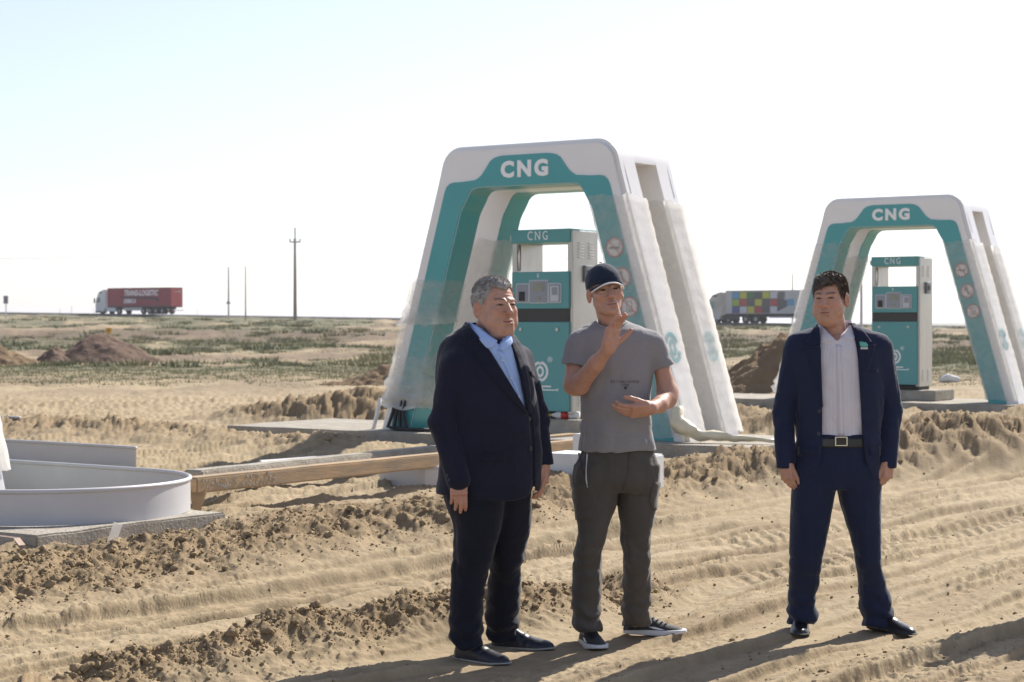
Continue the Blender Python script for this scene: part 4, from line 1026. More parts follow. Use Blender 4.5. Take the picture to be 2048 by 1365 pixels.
# ---------------------------------------------------------------- heads
SKIN = V3(.47, .285, .21)
def make_head(p, neck_base, neck_r):
    """head-local: eyes at z=0, face towards -y. p: dict of proportions"""
    w = p.get('w', 1.0); jw = p.get('jaw', 1.0); jl = p.get('jowl', 0.0); ch = p.get('chinz', -.112)
    def f(P):
        A = P.copy(); A[:, 0] = np.abs(A[:, 0])
        d = sd_ell(P, V3(0, .014, .036), V3(.077 * w, .095, .082))
        d = smin(d, sd_ell(P, V3(0, -.026, -.030), V3(.064 * w * (.5 + .5 * jw), .064, .080)), .03)
        d = smin(d, sd_cap(A, V3(.046 * w * jw, .000, -.052), V3(.018, -.062, ch + .020), .017 + jl, .016 + jl * .4), .028)
        d = smin(d, sd_ell(P, V3(0, -.071, ch + .018), V3(.026, .022, .021)), .02)
        d = smin(d, sd_ell(A, V3(.041 * w, -.056, -.024), V3(.025, .025, .020)), .018)
        if jl: d = smin(d, sd_ell(A, V3(.046 * w, -.038, -.066), V3(.028, .034, .034)), .025); d = smin(d, sd_ell(P, V3(0, -.030, ch - .006), V3(.052, .044, .024)), .03)
        # brow, sockets, eyeballs, lids
        d = smin(d, sd_cap(A, V3(.014, -.0885, .018), V3(.046, -.072, .019), .0075, .007), .014)
        d = smax(d, -sd_ell(A, V3(.031, -.104, .000), V3(.019, .018, .011)), .012)
        d = smin(d, sd_ell(A, V3(.0315, -.0735, -.001), V3(.0165, .0150, .0125)), .006)
        d = smax(d, -sd_ell(A, V3(.0315, -.0885, -.0015), V3(.0135, .008, p.get('eye', .0020))), .002)
        d = smin(d, sd_cap(A, V3(.020, -.0875, .006), V3(.045, -.080, .0045), .003, .003), .005)
        # cheek pads under the eyes
        d = smax(d, -sd_cap(A, V3(.020, -.096, -.012), V3(.040, -.088, -.016), .004, .003), .008)
        # nose
        nz = p.get('nose', 1.0)
        d = smin(d, sd_cap(P, V3(0, -.090, .004), V3(0, -.101 - .006 * nz, -.030), .0095, .0125), .012)
        d = smin(d, sd_ell(P, V3(0, -.105 - .005 * nz, -.036), V3(.0135, .0115, .0105)), .007)
        d = smin(d, sd_ell(A, V3(.0165 * nz, -.094, -.039), V3(.0095, .0115, .0088)), .006)
        d = smax(d, -sd_ell(A, V3(.0080, -.1015, -.0478), V3(.0046, .006, .0035)), .003)
        # lips
        mz = -.071; mw = p.get('mouth', 1.0); ms = p.get('pucker', 0.0)
        d = smin(d, sd_ell(P, V3(0, -.082, mz), V3(.030, .014, .020)), .014)
        d = smin(d, sd_cap(A, V3(.0, -.0935 - ms, mz + .0050), V3(.021 * mw, -.085 - ms * .5, mz + .0030), .0052, .003), .005)
        d = smin(d, sd_cap(A, V3(.0, -.0930 - ms, mz - .0060), V3(.017 * mw, -.086 - ms * .5, mz - .0015), .0058, .003), .005)
        d = smax(d, -sd_cap(A, V3(0, -.0985 - ms, mz - .0005), V3(.024 * mw, -.089 - ms * .5, mz + .0012), .0034 + p.get('open', 0), .0016), .0025)
        # folds from nose to mouth corners, chin groove
        d = smax(d, -sd_cap(A, V3(.020, -.098, -.040), V3(.034, -.086, -.070), .0036, .002), .008)
        d = smax(d, -sd_cap(A, V3(0, -.0945, -.088), V3(.014, -.090, -.088), .004, .002), .009)
        # forehead lines
        d = d + .0012 * np.sin(P[:, 2] * 420 + 6 * P[:, 0] ** 2 * 100) * sst(.028, .036, P[:, 2]) * (1 - sst(.056, .064, P[:, 2])) * (P[:, 1] < -.05) * p.get('lines', .6)
        # ears
        er = p.get('ear', 1.0); E = A - V3(.0755 * w + .0045, .014, -.010)
        cs, sn = math.cos(.42), math.sin(.42); E = np.stack([E[:, 0] * cs - E[:, 1] * sn * .8, E[:, 0] * sn + E[:, 1] * cs, E[:, 2] + .2 * E[:, 1]], 1)
        e = sd_ell(E, V3(0, 0, 0), V3(.0092, .0185, .034) * er); e = smax(e, -sd_ell(E, V3(.0085, -.002, .003), V3(.0085, .0115, .021) * er), .003)
        d = smin(d, e, .006)
        # neck
        d = smin(d, sd_cap(P, V3(0, .022, -.055), neck_base, neck_r * .93, neck_r), .022)
        return d
    lo = np.minimum(V3(-.105, -.135, -.15), neck_base - neck_r - .02); hi = np.maximum(V3(.105, .125, .13), neck_base + neck_r + .02)
    Vv, Q = nets(f, lo, hi, .0030)
    A = Vv.copy(); A[:, 0] = np.abs(A[:, 0])
    col = np.repeat(p.get('skin', SKIN)[None], len(Vv), 0)
    def paint(msk, c):
        nonlocal col
        m = np.clip(msk, 0, 1)[:, None]; col = col * (1 - m) + np.array(c) * m
    def blob(c, r, s=1.0): return np.exp(-(((A - np.array(c)) / np.array(r)) ** 2).sum(1) * 1.6) * s
    s_ = p.get('skin', SKIN)
    paint(blob((.042, -.075, -.034), (.022, .04, .018), .45), s_ * V3(1.12, .80, .76))
    paint(blob((0, -.112, -.036), (.016, .03, .013), .5), s_ * V3(1.10, .78, .75))
    paint(blob((0.08, .02, -.01), (.014, .03, .036), .5), s_ * V3(1.15, .78, .72))
    paint(blob((0, -.095, -.071), (.020, .018, .0085), .8), s_ * V3(.80, .50, .48))
    paint(np.exp(-((Vv[:, 2] + .0712) / .0020) ** 2) * (A[:, 0] < .023) * (Vv[:, 1] < -.075) * .85, V3(.07, .028, .022))
    paint(blob((0, -.085, -.088), (.045, .045, .022), p.get('stubble', .2)), s_ * V3(.62, .64, .68))
    paint(blob((0, -.095, -.056), (.024, .02, .007), p.get('moustache', .1)), V3(.10, .07, .055))
    front = (Vv[:, 1] < -.055)
    lid = front * np.exp(-((A[:, 0] - .0315) / .0155) ** 6) * np.exp(-((Vv[:, 2] + .0008 - .0015 * np.cos((A[:, 0] - .0315) * 90)) / .0042) ** 4)
    paint(lid, V3(.022, .014, .012))
    sc = front * (np.abs(np.abs(A[:, 0] - .0315) - .0088) < .0035) * np.exp(-((Vv[:, 2] + .0026) / .0022) ** 2) * p.get('sclera', .30)
    paint(sc, V3(.45, .40, .37))
    # brows
    bz = p.get('browz', .0185); arch = bz + .006 * np.sin(np.clip((A[:, 0] - .012) / .04, 0, 1) * 2.6) - .10 * np.clip(A[:, 0] - .042, 0, 1)
    br = (Vv[:, 1] < -.05) * (A[:, 0] > .011) * (A[:, 0] < .051) * np.exp(-((Vv[:, 2] - arch) / .0048) ** 4) * (.85 + .25 * perlin3(Vv * 400))
    paint(br * p.get('brow', .85), p.get('browcol', V3(.035, .026, .022)))
    nn_ = perlin3(Vv * 38 + 3) + .6 * perlin3(Vv * 95); col = col * (1 + .10 * nn_[:, None] * V3(.8, 1.1, 1.1))
    paint((np.exp(-(((A - V3(.0315, -.08, -.012)) / V3(.018, .03, .006)) ** 2).sum(1))) * .22, s_ * V3(.72, .66, .68))
    return f, Vv, Q, col

def hair_mesh(hf, hairline, t, amp, seed, freq, h=.003, lo=(-.12, -.125, -.1), hi=(.12, .14, .16)):
    def f(P):
        n = perlin3(P * np.array(freq) + seed) + .5 * perlin3(P * np.array(freq) * 2.3 + seed + 9)
        d = hf(P) - t(P) - amp * n
        return smax(d, -(hairline(P) + .004 * perlin3(P * 60 + seed)) * .8, .006)
    return nets(f, lo, hi, h), f
def strands(f, VF, n, length, w, dirf, seed, lift=.0):
    rg_ = np.random.default_rng(seed); V = VF[0]; ii = rg_.integers(0, len(V), n); P = V[ii]; N = grad(f, P)
    D = dirf(P, N) + rg_.normal(size=(n, 3)) * .22; D = D - N * (D * N).sum(1)[:, None] + N * lift; D /= np.linalg.norm(D, axis=1)[:, None]
    S = np.cross(D, N); S /= np.linalg.norm(S, axis=1)[:, None] + 1e-9; L = length * rg_.uniform(.5, 1.2, (n, 1)); w_ = w * rg_.uniform(.6, 1.3, (n, 1))
    a = P - N * .001; T = np.stack([a - S * w_, a + S * w_, a + D * L * .55 + N * .0035 + S * w_ * .7, a + D * L + N * .001], 1)
    Vv = T.reshape(-1, 3); k = np.arange(n) * 4
    Fc = np.concatenate([np.stack([k, k + 1, k + 2], 1), np.stack([k, k + 2, k + 3], 1)]); return Vv, Fc

# ---------------------------------------------------------------- hands
def make_hand(wrist, d, t, n, scale=1.0, curl=(.35, .4, .45, .5), spread=.05, thumb=(.7, .25), forearm=None, h=.0024, curl_last=.6):
    """wrist point, finger direction d, thumb side t, palm normal n"""
    d = np.array(d, float); d /= np.linalg.norm(d); t = np.array(t, float); t = t - d * (t @ d); t /= np.linalg.norm(t)
    n = np.array(n, float); n = n - d * (n @ d) - t * (n @ t); n /= np.linalg.norm(n)
    W = np.array(wrist, float); s = scale
    def L(a, b, c): return W + s * (d * a + t * b + n * c)
    chains = []
    for k, (off, base, ln, r) in enumerate(((.030, .092, (.043, .026, .020), .0098), (.010, .096, (.047, .030, .021), .0100), (-.011, .092, (.043, .028, .020), .0095), (-.030, .082, (.034, .021, .018), .0084))):
        p = L(base - .012, off * .95, .0); a = curl[k] * .55; sp = (off / .03) * spread; pts = [L(base - .045, off * .7, .0), p]; rs = [r * 1.05, r * 1.05]
        for j, l in enumerate(ln):
            a2 = a if j == 0 else (a + curl[k] * (.9 if j == 1 else .9 + .8 * curl_last * .5)); a = a2
            v = (d * math.cos(a) + n * math.sin(a)) * math.cos(sp) + t * math.sin(sp); p = p + v * l * s; pts.append(p); rs.append(r * (1.0, .92, .78)[j])
        chains.append((pts, [q * s for q in rs]))
    ta, tb = thumb; p = L(.022, .026, .006); pts = [L(.008, .012, .004), p]; v = d * math.cos(ta) + t * math.sin(ta) + n * tb; v /= np.linalg.norm(v); p = p + v * .043 * s; pts.append(p)
    v2 = v + d * .35; v2 /= np.linalg.norm(v2); p = p + v2 * .034 * s; pts.append(p); v3 = v2 + d * .25 - n * .05; v3 /= np.linalg.norm(v3); p = p + v3 * .026 * s; pts.append(p)
    chains.append((pts, [.017 * s, .0165 * s, .0125 * s, .0115 * s, .0092 * s]))
    def f(P):
        q = np.stack([(P - W) @ d, (P - W) @ t, (P - W) @ n], 1) / s
        bx = np.abs(q - V3(.050, .0, .0)) - V3(.036, .030 , .0085); e = (np.linalg.norm(np.maximum(bx, 0), axis=1) + np.minimum(bx.max(1), 0) - .0085) * s
        e = smin(e, sd_cap(P, L(.03, .024, .007), L(.055, .02, .008), .013 * s, .010 * s), .012)
        e = smin(e, sd_cap(P, L(.02, -.026, .006), L(.06, -.026, .005), .011 * s, .009 * s), .012)
        for pts, rs in chains:
            c = sd_chain(P, pts, rs, .003); e = smin(e, c, .0065)
        e = smax(e, -sd_ell(P - 0, L(.052, -.004, .022), V3(.02, .02, .02) * s * .62), .012)
        arm = [L(.030, 0, 0), L(-.005, 0, 0)] + ([np.array(q) for q in forearm[0]] if forearm else [L(-.10, 0, 0)])
        ars = [.026 * s, .0275 * s] + (list(forearm[1]) if forearm else [.033 * s])
        e = smin(e, sd_chain(P, arm, ars, .02), .02)
        return e
    allp = np.array([q for c in chains for q in c[0]] + ([np.array(q) for q in forearm[0]] if forearm else [L(-.1, 0, 0)]) + [W])
    pad = .03 if not forearm else max(forearm[1]) + .02
    Vv, Q = nets(f, allp.min(0) - pad, allp.max(0) + pad, h)
    tips = np.array([c[0][-1] for c in chains]); kn = np.array([c[0][1] for c in chains[:4]] + [c[0][3] for c in chains[:4]])
    return f, Vv, Q, tips, kn, n
def hand_col(V, tips, kn, n, skin=SKIN):
    col = np.repeat(skin[None] * V3(1.03, .95, .92), len(V), 0)
    for tp in tips:
        k = np.exp(-((np.linalg.norm(V - tp, axis=1) / .012) ** 2))[:, None] * .5; col = col * (1 - k) + skin * V3(1.18, .92, .88) * k
    for tp in kn:
        k = np.exp(-((np.linalg.norm(V - tp, axis=1) / .011) ** 2))[:, None] * .3; col = col * (1 - k) + skin * V3(.92, .72, .68) * k
    return col * (1 + .06 * perlin3(V * 60))[:, None]

# ---------------------------------------------------------------- shoes
def make_shoe(fig_pt, yaw, L_, matr, solem, parent, name='shoe', sneaker=False, Wd=1.0):
    """fig_pt: heel centre on the ground; yaw: heading of the toe, 0 = image right, -90 = towards the viewer"""
    k = L_ / .30
    up = [(-.002, 0, .0, .022, .060), (.02, 0, 0, .036, .078), (.06, 0, 0, .039, .098), (.10, .0, 0, .040, .100), (.145, .002, 0, .043, .078), (.19, .005, 0, .049, .060), (.24, .006, 0, .048, .047), (.272, .006, 0, .039, .040), (.290, .005, 0, .026, .031), (.300, .005, 0, .010, .02)]
    up = [(a * k, b * k, c, r1 * k * Wd, r2 * k) for a, b, c, r1, r2 in up]
    zs = .017 if sneaker else .010
    def fu(P):
        d = stack(P, up, 2.2, ax=0); d = d + .0016 * fold(P, (40, 12, 30), 3) * np.exp(-((P[:, 0] - .17 * k) / .05) ** 2)
        return np.maximum(smax(d, (P[:, 2] - .118 * k), .01), zs - .004 - P[:, 2])
    so = [(a - (.004 if a < .01 else 0) + (.005 if a > .28 * k else 0), b, c, r1 + .002, .2) for a, b, c, r1, r2 in up]
    def fs(P):
        d = stack(P, so, 2.3, ax=0, caps=False); d = np.maximum(d, np.maximum(P[:, 0] - .306 * k, -.008 - P[:, 0]))
        toe = sst(.2 * k, .31 * k, P[:, 0]) * (.016 if sneaker else .008); top = zs + (.010 * np.sin(P[:, 0] * 9) if sneaker else 0)
        return np.maximum(smax(d, P[:, 2] - top - toe * .6, .003), toe - .0 - P[:, 2])
    wx, wy = parent.location.x + fig_pt[0], parent.location.y + fig_pt[1]; tx = wx + math.cos(R(yaw)) * .2; ty = wy + math.sin(R(yaw)) * .2
    fig_pt = (fig_pt[0], fig_pt[1], max(gz(wx, wy), gz(tx, ty)) - .006 - parent.location.z)
    M = Matrix.Translation(fig_pt) @ Matrix.Rotation(R(yaw), 4, 'Z')
    def put(nm, VF, m, par):
        o = finish(nm, VF, m, par); o.data.transform(M); return o
    sh = put(name, nets(fu, (-.02, -.07, -.01), (.33, .07, .14), .0036), matr, parent)
    put('sole', nets(fs, (-.025, -.075, -.012), (.335, .075, .06), .003), solem, sh)
    if sneaker:
        # pale flashes, laces, lime tabs, heel patch: thin pieces laid on the upper
        def lay(nm, pts, m, side=None):
            V = []
            for (a, z) in pts:
                y0 = .09; 
                for _ in range(40): y0 -= max(float(fu(np.array([[a, side * y0, z]]))[0]), -.01) * .7
                V.append((a, side * (y0 + .0015), z))
            b = [(x, y - side * .004, z) for x, y, z in V]; nn = len(V)
            o = obj(nm, V + b, [tuple(range(nn)), tuple(range(2 * nn - 1, nn - 1, -1))] + [(i, (i + 1) % nn, nn + (i + 1) % nn, nn + i) for i in range(nn)], m, sh); o.data.transform(M)
        for sd_ in (1, -1):
            lay('side_flash', [(.125 * k, .042), (.155 * k, .042), (.185 * k, .036), (.21 * k, .030), (.18 * k, .030), (.15 * k, .034)], M_letter, sd_)
            lay('side_patch', [(.075 * k, .05), (.13 * k, .052), (.10 * k, .078), (.085 * k, .07)], M_grey, sd_)
            lay('heel_flash', [(.012 * k, .052), (.045 * k, .044), (.05 * k, .056), (.018 * k, .066)], M_letter, sd_)
        mm = MB()
        for j in range(5):
            a = (.115 + .022 * j) * k; zz = np.interp(a, [r[0] for r in up], [r[4] for r in up]) ; wv = .020 * k
            mm.tube([(a, -wv, zz * .93), (a + .006, 0, zz + .003), (a, wv, zz * .93)], .0032, 5)
        o = mm.build('laces', M_black, sh, True); o.data.transform(M); o['kind'] = 'stuff'
        mm = MB().box((.098 * k, -.006, .1 * k - .006), (.104 * k, .006, .1 * k + .01)); mm.box((.085 * k, .026, .085 * k), (.091 * k, .032, .099 * k)); mm.box((.085 * k, -.032, .085 * k), (.091 * k, -.026, .099 * k))
        o = mm.build('lime_tab', mat('lime', (.35, .75, .05), .5), sh); o.data.transform(M); o['kind'] = 'stuff'
    return sh

def make_body(name, fig, label, pieces, skinmat, gnd):
    Vs = []; Fs = []; Cs = []; n = 0
    for V, Q, c in pieces: Vs.append(V); Fs.append(Q + n); Cs.append(c); n += len(V)
    o = finish(name, (np.concatenate(Vs), np.concatenate(Fs)), skinmat, None, True, np.concatenate(Cs))
    o.location = (fig.X0, fig.d, gnd); return tag(o, label, 'person', 'men standing on the building site')
def place(V, M): return V @ np.array(M.to_3x3()).T + np.array(M.translation)
def headM(c, yaw, pitch, roll, s):
    """yaw > 0 looks to image right, pitch > 0 chin up, roll > 0 head leans to image left"""
    return Matrix.Translation(c) @ Matrix.Rotation(R(yaw), 4, 'Z') @ Matrix.Rotation(-R(roll), 4, 'Y') @ Matrix.Rotation(-R(pitch), 4, 'X') @ Matrix.Scale(s, 4)
def core(pts, h=.016):
    """slim trunk and limbs inside the clothes so that the body is one figure"""
    def f(P):
        d = None
        for a, b, ra, rb in pts: e = sd_cap(P, a, b, ra, rb); d = e if d is None else smin(d, e, .03)
        return d
    al = np.array([q for a, b, _, _ in pts for q in (a, b)]); V, Q = nets(f, al.min(0) - .2, al.max(0) + .2, h)
    return V, Q, np.repeat(SKIN[None], len(V), 0)

M_skin = mat('skin', (.44, .235, .155), .50, attr='col', sub=.12, spec=.35, bump=.012, bscale=260, var=.10, vscale=55)
M_hairg = mat('grey_hair', (.42, .405, .39), .65, col2=(.23, .22, .21), vscale=60, spec=.25, aniso=(1, 1, .4))
M_hairb = mat('dark_brown_hair', (.075, .057, .045), .7, col2=(.17, .135, .11), vscale=55, spec=.22, aniso=(1, 1, .4))
def cloth(name, col, weave=900, rough=.85, sheen=.15, var=.12, stripe=None, vscale=7, bump=.02, rib=None):
    m = mat(name, col, rough, var=var, vscale=vscale, bump=bump, bscale=180, spec=.2)
    n = m.node_tree.nodes; l = m.node_tree.links; p = n['Principled BSDF']
    # soft wrinkles over the weave
    tw = n.new('ShaderNodeTexCoord'); nw = n.new('ShaderNodeTexNoise'); nw.inputs['Scale'].default_value = 6.5; nw.inputs['Detail'].default_value = 3; nw.inputs['Distortion'].default_value = 1.6
    l.new(tw.outputs['Object'], nw.inputs['Vector']); bw = n.new('ShaderNodeBump'); bw.inputs['Strength'].default_value = .55; bw.inputs['Distance'].default_value = .022
    l.new(nw.outputs['Fac'], bw.inputs['Height'])
    prev = p.inputs['Normal'].links
    if prev: l.new(prev[0].from_socket, bw.inputs['Normal'])
    l.new(bw.outputs[0], p.inputs['Normal'])
    p.inputs['Sheen Weight'].default_value = sheen; p.inputs['Sheen Roughness'].default_value = .4
    if stripe:
        tc = n.new('ShaderNodeTexCoord'); sx = n.new('ShaderNodeSeparateXYZ'); l.new(tc.outputs['Object'], sx.inputs[0])
        m1 = n.new('ShaderNodeMath'); m1.operation = 'MULTIPLY'; m1.inputs[1].default_value = stripe[0]; l.new(sx.outputs[stripe[2]], m1.inputs[0])
        m2 = n.new('ShaderNodeMath'); m2.operation = 'SINE'; l.new(m1.outputs[0], m2.inputs[0])
        m3 = n.new('ShaderNodeMapRange'); m3.inputs[1].default_value = .2; m3.inputs[2].default_value = .9; l.new(m2.outputs[0], m3.inputs[0])
        mx = n.new('ShaderNodeMix'); mx.data_type = 'RGBA'; mx.inputs['A'].default_value = (*col, 1); mx.inputs['B'].default_value = (*stripe[1], 1)
        l.new(m3.outputs[0], mx.inputs['Factor']); l.new(mx.outputs['Result'], p.inputs['Base Color'])
    return m
M_suit1 = cloth('dark_navy_suit', (.0115, .0135, .030)); M_trous1 = cloth('black_navy_trousers', (.009, .0105, .021))
M_lap1 = cloth('dark_navy_lapel', (.0095, .0115, .026))
M_suit3 = cloth('navy_blue_suit', (.0138, .0205, .053)); M_lap3 = cloth('navy_blue_lapel', (.012, .0178, .046))
M_shirt1 = cloth('sky_blue_shirt', (.36, .50, .80), sheen=.05, var=.05)
M_shirt3 = cloth('striped_shirt', (.66, .64, .68), sheen=.05, stripe=(2 * math.pi / .0066, (.50, .48, .56), 0))
M_tee = cloth('heather_grey_tee', (.245, .238, .248), var=.16, vscale=120, stripe=(2 * math.pi / .012, (.234, .227, .236), 2))
M_cargo = cloth('grey_cargo_cloth', (.088, .080, .073), var=.18, vscale=5)
M_leather = mat('black_leather', (.012, .012, .013), .28, bump=.01, bscale=90, var=.2, vscale=20)
M_suede = mat('navy_leather', (.014, .016, .026), .42, bump=.01, bscale=90, var=.2, vscale=20)
M_solel = mat('pale_sole', (.33, .32, .30), .7); M_soled = mat('dark_sole', (.02, .02, .02), .7); M_solew = mat('white_foam_sole', (.66, .66, .67), .6, var=.1, vscale=20)
M_mesh = mat('shoe_mesh', (.030, .030, .032), .75, bump=.03, bscale=300)
M_navycap = cloth('navy_cap_cloth', (.016, .024, .045), var=.15)
M_chrome = mat('buckle_metal', (.62, .60, .55), .25, metal=.9)
M_button = mat('dark_button', (.02, .02, .03), .35); M_buttonw = mat('pale_button', (.6, .6, .58), .35)
M_print = mat('shirt_print', (.045, .045, .05), .8)
def disc(fig, name, fn, x, y, r, matr, parent, off=.002, h=.003):
    p = fig.march(fn, [x], [y])[0]; nrm = Vector(grad(fn, p[None])[0]); Mx = Matrix.Translation(Vector(p) + nrm * off) @ nrm.to_track_quat('Z', 'Y').to_matrix().to_4x4()
    return MB().ring((0, 0), 0, r, Mx, h, n=12).build(name, matr, parent)
def hemfold(P, zhem, amp, seed):
    k = np.exp(-np.clip(P[:, 2] - zhem, 0, 1) / .12); return 1.4 * amp * k * np.sin(P[:, 2] * 75 + 3.0 * perlin3(P * 9 + seed) + P[:, 0] * 14)
# ================================================================ man in the open blue suit (right)
def man_right():
    g = Fig(1680, 9.05); P = g.P
    gnd = 0.0
    # trousers
    Lr = g.rows([(925, 1590, 1676, .125), (962, 1585, 1674, .125), (1000, 1581, 1667, .118), (1032, 1580, 1662, .112), (1080, 1579, 1653, .10), (1121, 1578, 1646, .095), (1165, 1577, 1638, .09, .06), (1201, 1576, 1629, .09, .09), (1225, 1575, 1633, .098, .11), (1246, 1578, 1632, .10, .12)])
    Rr = g.rows([(925, 1671, 1758, .125), (962, 1672, 1762, .125), (1000, 1679, 1762, .118), (1040, 1690, 1762, .112), (1083, 1702, 1762, .10), (1121, 1709, 1763, .095), (1165, 1715, 1771, .09, .05), (1195, 1718, 1780, .09, .07), (1225, 1721, 1786, .098, .09), (1250, 1727, 1785, .10, .10)])
    Wr = g.rows([(868, 1602, 1748, .128), (900, 1598, 1752, .132), (940, 1592, 1756, .135), (975, 1590, 1758, .11)])
    def trous(Q):
        d = smin(stack(Q, Lr, 2.3), stack(Q, Rr, 2.3), .012); d = smin(d, stack(Q, Wr, 2.4), .02)
        kz = np.exp(-((Q[:, 2] - g.z(1130)) / .10) ** 2)
        d = d + .007 * kz * fold(Q, (7, 7, 14), 2) + .0055 * fold(Q, (7, 7, 2.2), 5) + hemfold(Q, g.z(1250), .006, 4)
        # pressed creases
        for cx in (1628, 1723):
            d = d - .004 * np.exp(-((Q[:, 0] - g.P(cx, 1100)[0] - (.0 if cx < 1680 else (g.z(1000) - Q[:, 2]) * .02)) / .006) ** 2) * (Q[:, 1] < 0) * (Q[:, 2] < g.z(960))
        return d - .002
    # shirt
    Sr = g.rows([(642, 1644, 1702, .075, .035), (652, 1640, 1706, .083, .03), (664, 1632, 1712, .092, .02), (680, 1612, 1738, .105, .01), (705, 1604, 1748, .115), (760, 1606, 1748, .125), (830, 1604, 1750, .128), (878, 1602, 1750, .127), (900, 1602, 1750, .127)])
    def shirt(Q):
        d = stack(Q, Sr, 2.3)
        pxx = 1024 + (Q[:, 0] + g.X0) / (Q[:, 1] + g.d) * F; pyy = HY + (H - Q[:, 2]) / (Q[:, 1] + g.d) * F
        v = (684 - np.abs(pxx - 1674) * 1.05 - pyy) / F * g.d * .7
        d = np.maximum(d, np.minimum(v, .03 - Q[:, 1]))
        return d + .005 * fold(Q, (12, 12, 7), 8) + .006 * fold(Q, (7, 7, 18), 18) * sst(g.z(760), g.z(880), Q[:, 2]) - .0015
    # jacket
    Jr = g.rows([(646, 1637, 1708, .085, .035), (653, 1630, 1716, .095, .03), (661, 1606, 1742, .10, .02), (669, 1582, 1765, .106, .015), (680, 1577, 1771, .112, .01), (700, 1579, 1770, .122), (740, 1586, 1766, .136), (800, 1587, 1767, .143), (860, 1588, 1766, .146), (910, 1588, 1763, .150), (962, 1584, 1762, .152)])
    opL = [(640, 1640), (660, 1637), (700, 1641), (760, 1643), (820, 1645), (882, 1645), (915, 1641), (935, 1634), (950, 1625), (963, 1603)]
    opR = [(640, 1706), (660, 1711), (720, 1717), (783, 1721), (840, 1724), (882, 1727), (915, 1732), (940, 1739), (955, 1747), (964, 1758)]
    zz = np.array([g.z(y) for y, _ in opL])[::-1]; xl = np.array([g.P(x, y, -.13)[0] for y, x in opL])[::-1]
    zr = np.array([g.z(y) for y, _ in opR])[::-1]; xr = np.array([g.P(x, y, -.13)[0] for y, x in opR])[::-1]
    shL, elL, wrL = P(1595, 706, .0), P(1568, 826, .01), P(1571, 932, -.05)
    shR, elR, wrR = P(1757, 701, .0), P(1782, 824, .01), P(1776, 928, -.05)
    def sleeves(Q):
        a = sd_chain(Q, [shL, elL, wrL], [.070, .060, .047], .02); b = sd_chain(Q, [shR, elR, wrR], [.070, .060, .047], .02)
        fa = .0065 * fold(Q, (9, 9, 15), 3) * np.exp(-((Q[:, 2] - elL[2]) / .14) ** 2) + .0035 * fold(Q, (12, 12, 4), 6)
        cut = g.z(935)
        return np.maximum(np.minimum(a, b) + fa, cut - Q[:, 2])
    def jclosed(Q):
        d = stack(Q, Jr, 2.5) + .0045 * fold(Q, (8, 8, 3), 11) * sst(g.z(700), g.z(800), Q[:, 2]) + .006 * fold(Q, (7, 7, 12), 21) * np.exp(-((Q[:, 2] - g.z(870)) / .09) ** 2)
        return smin(d, sleeves(Q), .006 + .03 * sst(elL[2], shL[2], Q[:, 2]))
    def jacket(Q):
        d = jclosed(Q)
        w = np.maximum(np.interp(Q[:, 2], zz, xl) - Q[:, 0], Q[:, 0] - np.interp(Q[:, 2], zr, xr))
        w = np.maximum(w, Q[:, 1] - .04); d = smax(d, -w, .005)
        inner = np.maximum(stack(Q, [(r[0] - .001, r[1], r[2], r[3] - .02, r[4] - .02) for r in Jr], 2.5), Q[:, 2] - g.z(905)); return np.maximum(d, -inner)
    # head
    Mh = headM(P(1660, 598, -.03), -27, 1, 2, .99); iM = np.array(Mh.inverted().to_3x3()); nb = iM @ (P(1672, 690, .03) - np.array(Mh.translation))
    hp = dict(w=1.02, jaw=1.08, jowl=.002, chinz=-.110, skin=V3(.49, .28, .205), lines=.5, mouth=1.1, stubble=.18, browcol=V3(.045, .035, .03), brow=.8, eye=.0018, ear=1.05)
    hf, hv, hq, hc = make_head(hp, nb, .060)
    handsL = make_hand(P(1572, 927, -.06), (.10, -.12, -1), (.75, -.66, 0), (.66, .75, 0), .86, (.65, .7, .75, .8), .03, (.32, .3), forearm=([wrL + (elL - wrL) * .45], [.026]))
    handsR = make_hand(P(1776, 924, -.06), (-.10, -.12, -1), (-.75, -.66, 0), (-.66, .75, 0), .86, (.8, .85, .9, .95), .03, (.32, .3), forearm=([wrR + (elR - wrR) * .45], [.026]))
    pc = [(place(hv, Mh), hq, hc)] + [(hh[1], hh[2], hand_col(hh[1], hh[3], hh[4], hh[5])) for hh in (handsL, handsR)]
    pc.append(core([(P(1675, 700), P(1675, 930), .09, .10), (P(1675, 930), P(1622, 960), .06, .05), (P(1675, 930), P(1727, 960), .06, .05), (P(1627, 975), P(1613, 1120), .05, .035), (P(1613, 1120), P(1605, 1235, .12), .035, .028), (P(1722, 975), P(1737, 1120), .05, .035), (P(1737, 1120), P(1755, 1235, .09), .035, .028), (shL, elL, .035, .03), (elL, wrL, .028, .02), (shR, elR, .035, .03), (elR, wrR, .028, .02), (P(1675, 700), shL, .05, .04), (P(1675, 700), shR, .05, .04)]))
    body = make_body('person', g, 'man in an open navy blue suit and striped shirt, standing apart at right', pc, M_skin, gnd)
    # hair: side parting, fringe swept across
    def hline(Q):
        ay = Q[:, 1]; ax = np.abs(Q[:, 0])
        z = np.where(ay < -.035, .060 + .25 * np.clip(Q[:, 0] + .01, -.06, .05) * .5 - .3 * (np.clip(-Q[:, 0] - .03, 0, 1)), .0)
        side = np.interp(ay, [-.075, -.050, -.030, .000, .012, .03, .10], [.055, .038, -.012, -.016, .026, .02, -.055])
        k = sst(.048, .066, ax); front = np.interp(ay, [-.09, -.03, .02, .09, .13], [.062, .056, .02, -.055, -.06]) + .30 * np.clip(Q[:, 0], -.05, .045)
        return Q[:, 2] - (front * (1 - k) + np.minimum(side, front + .02) * k)
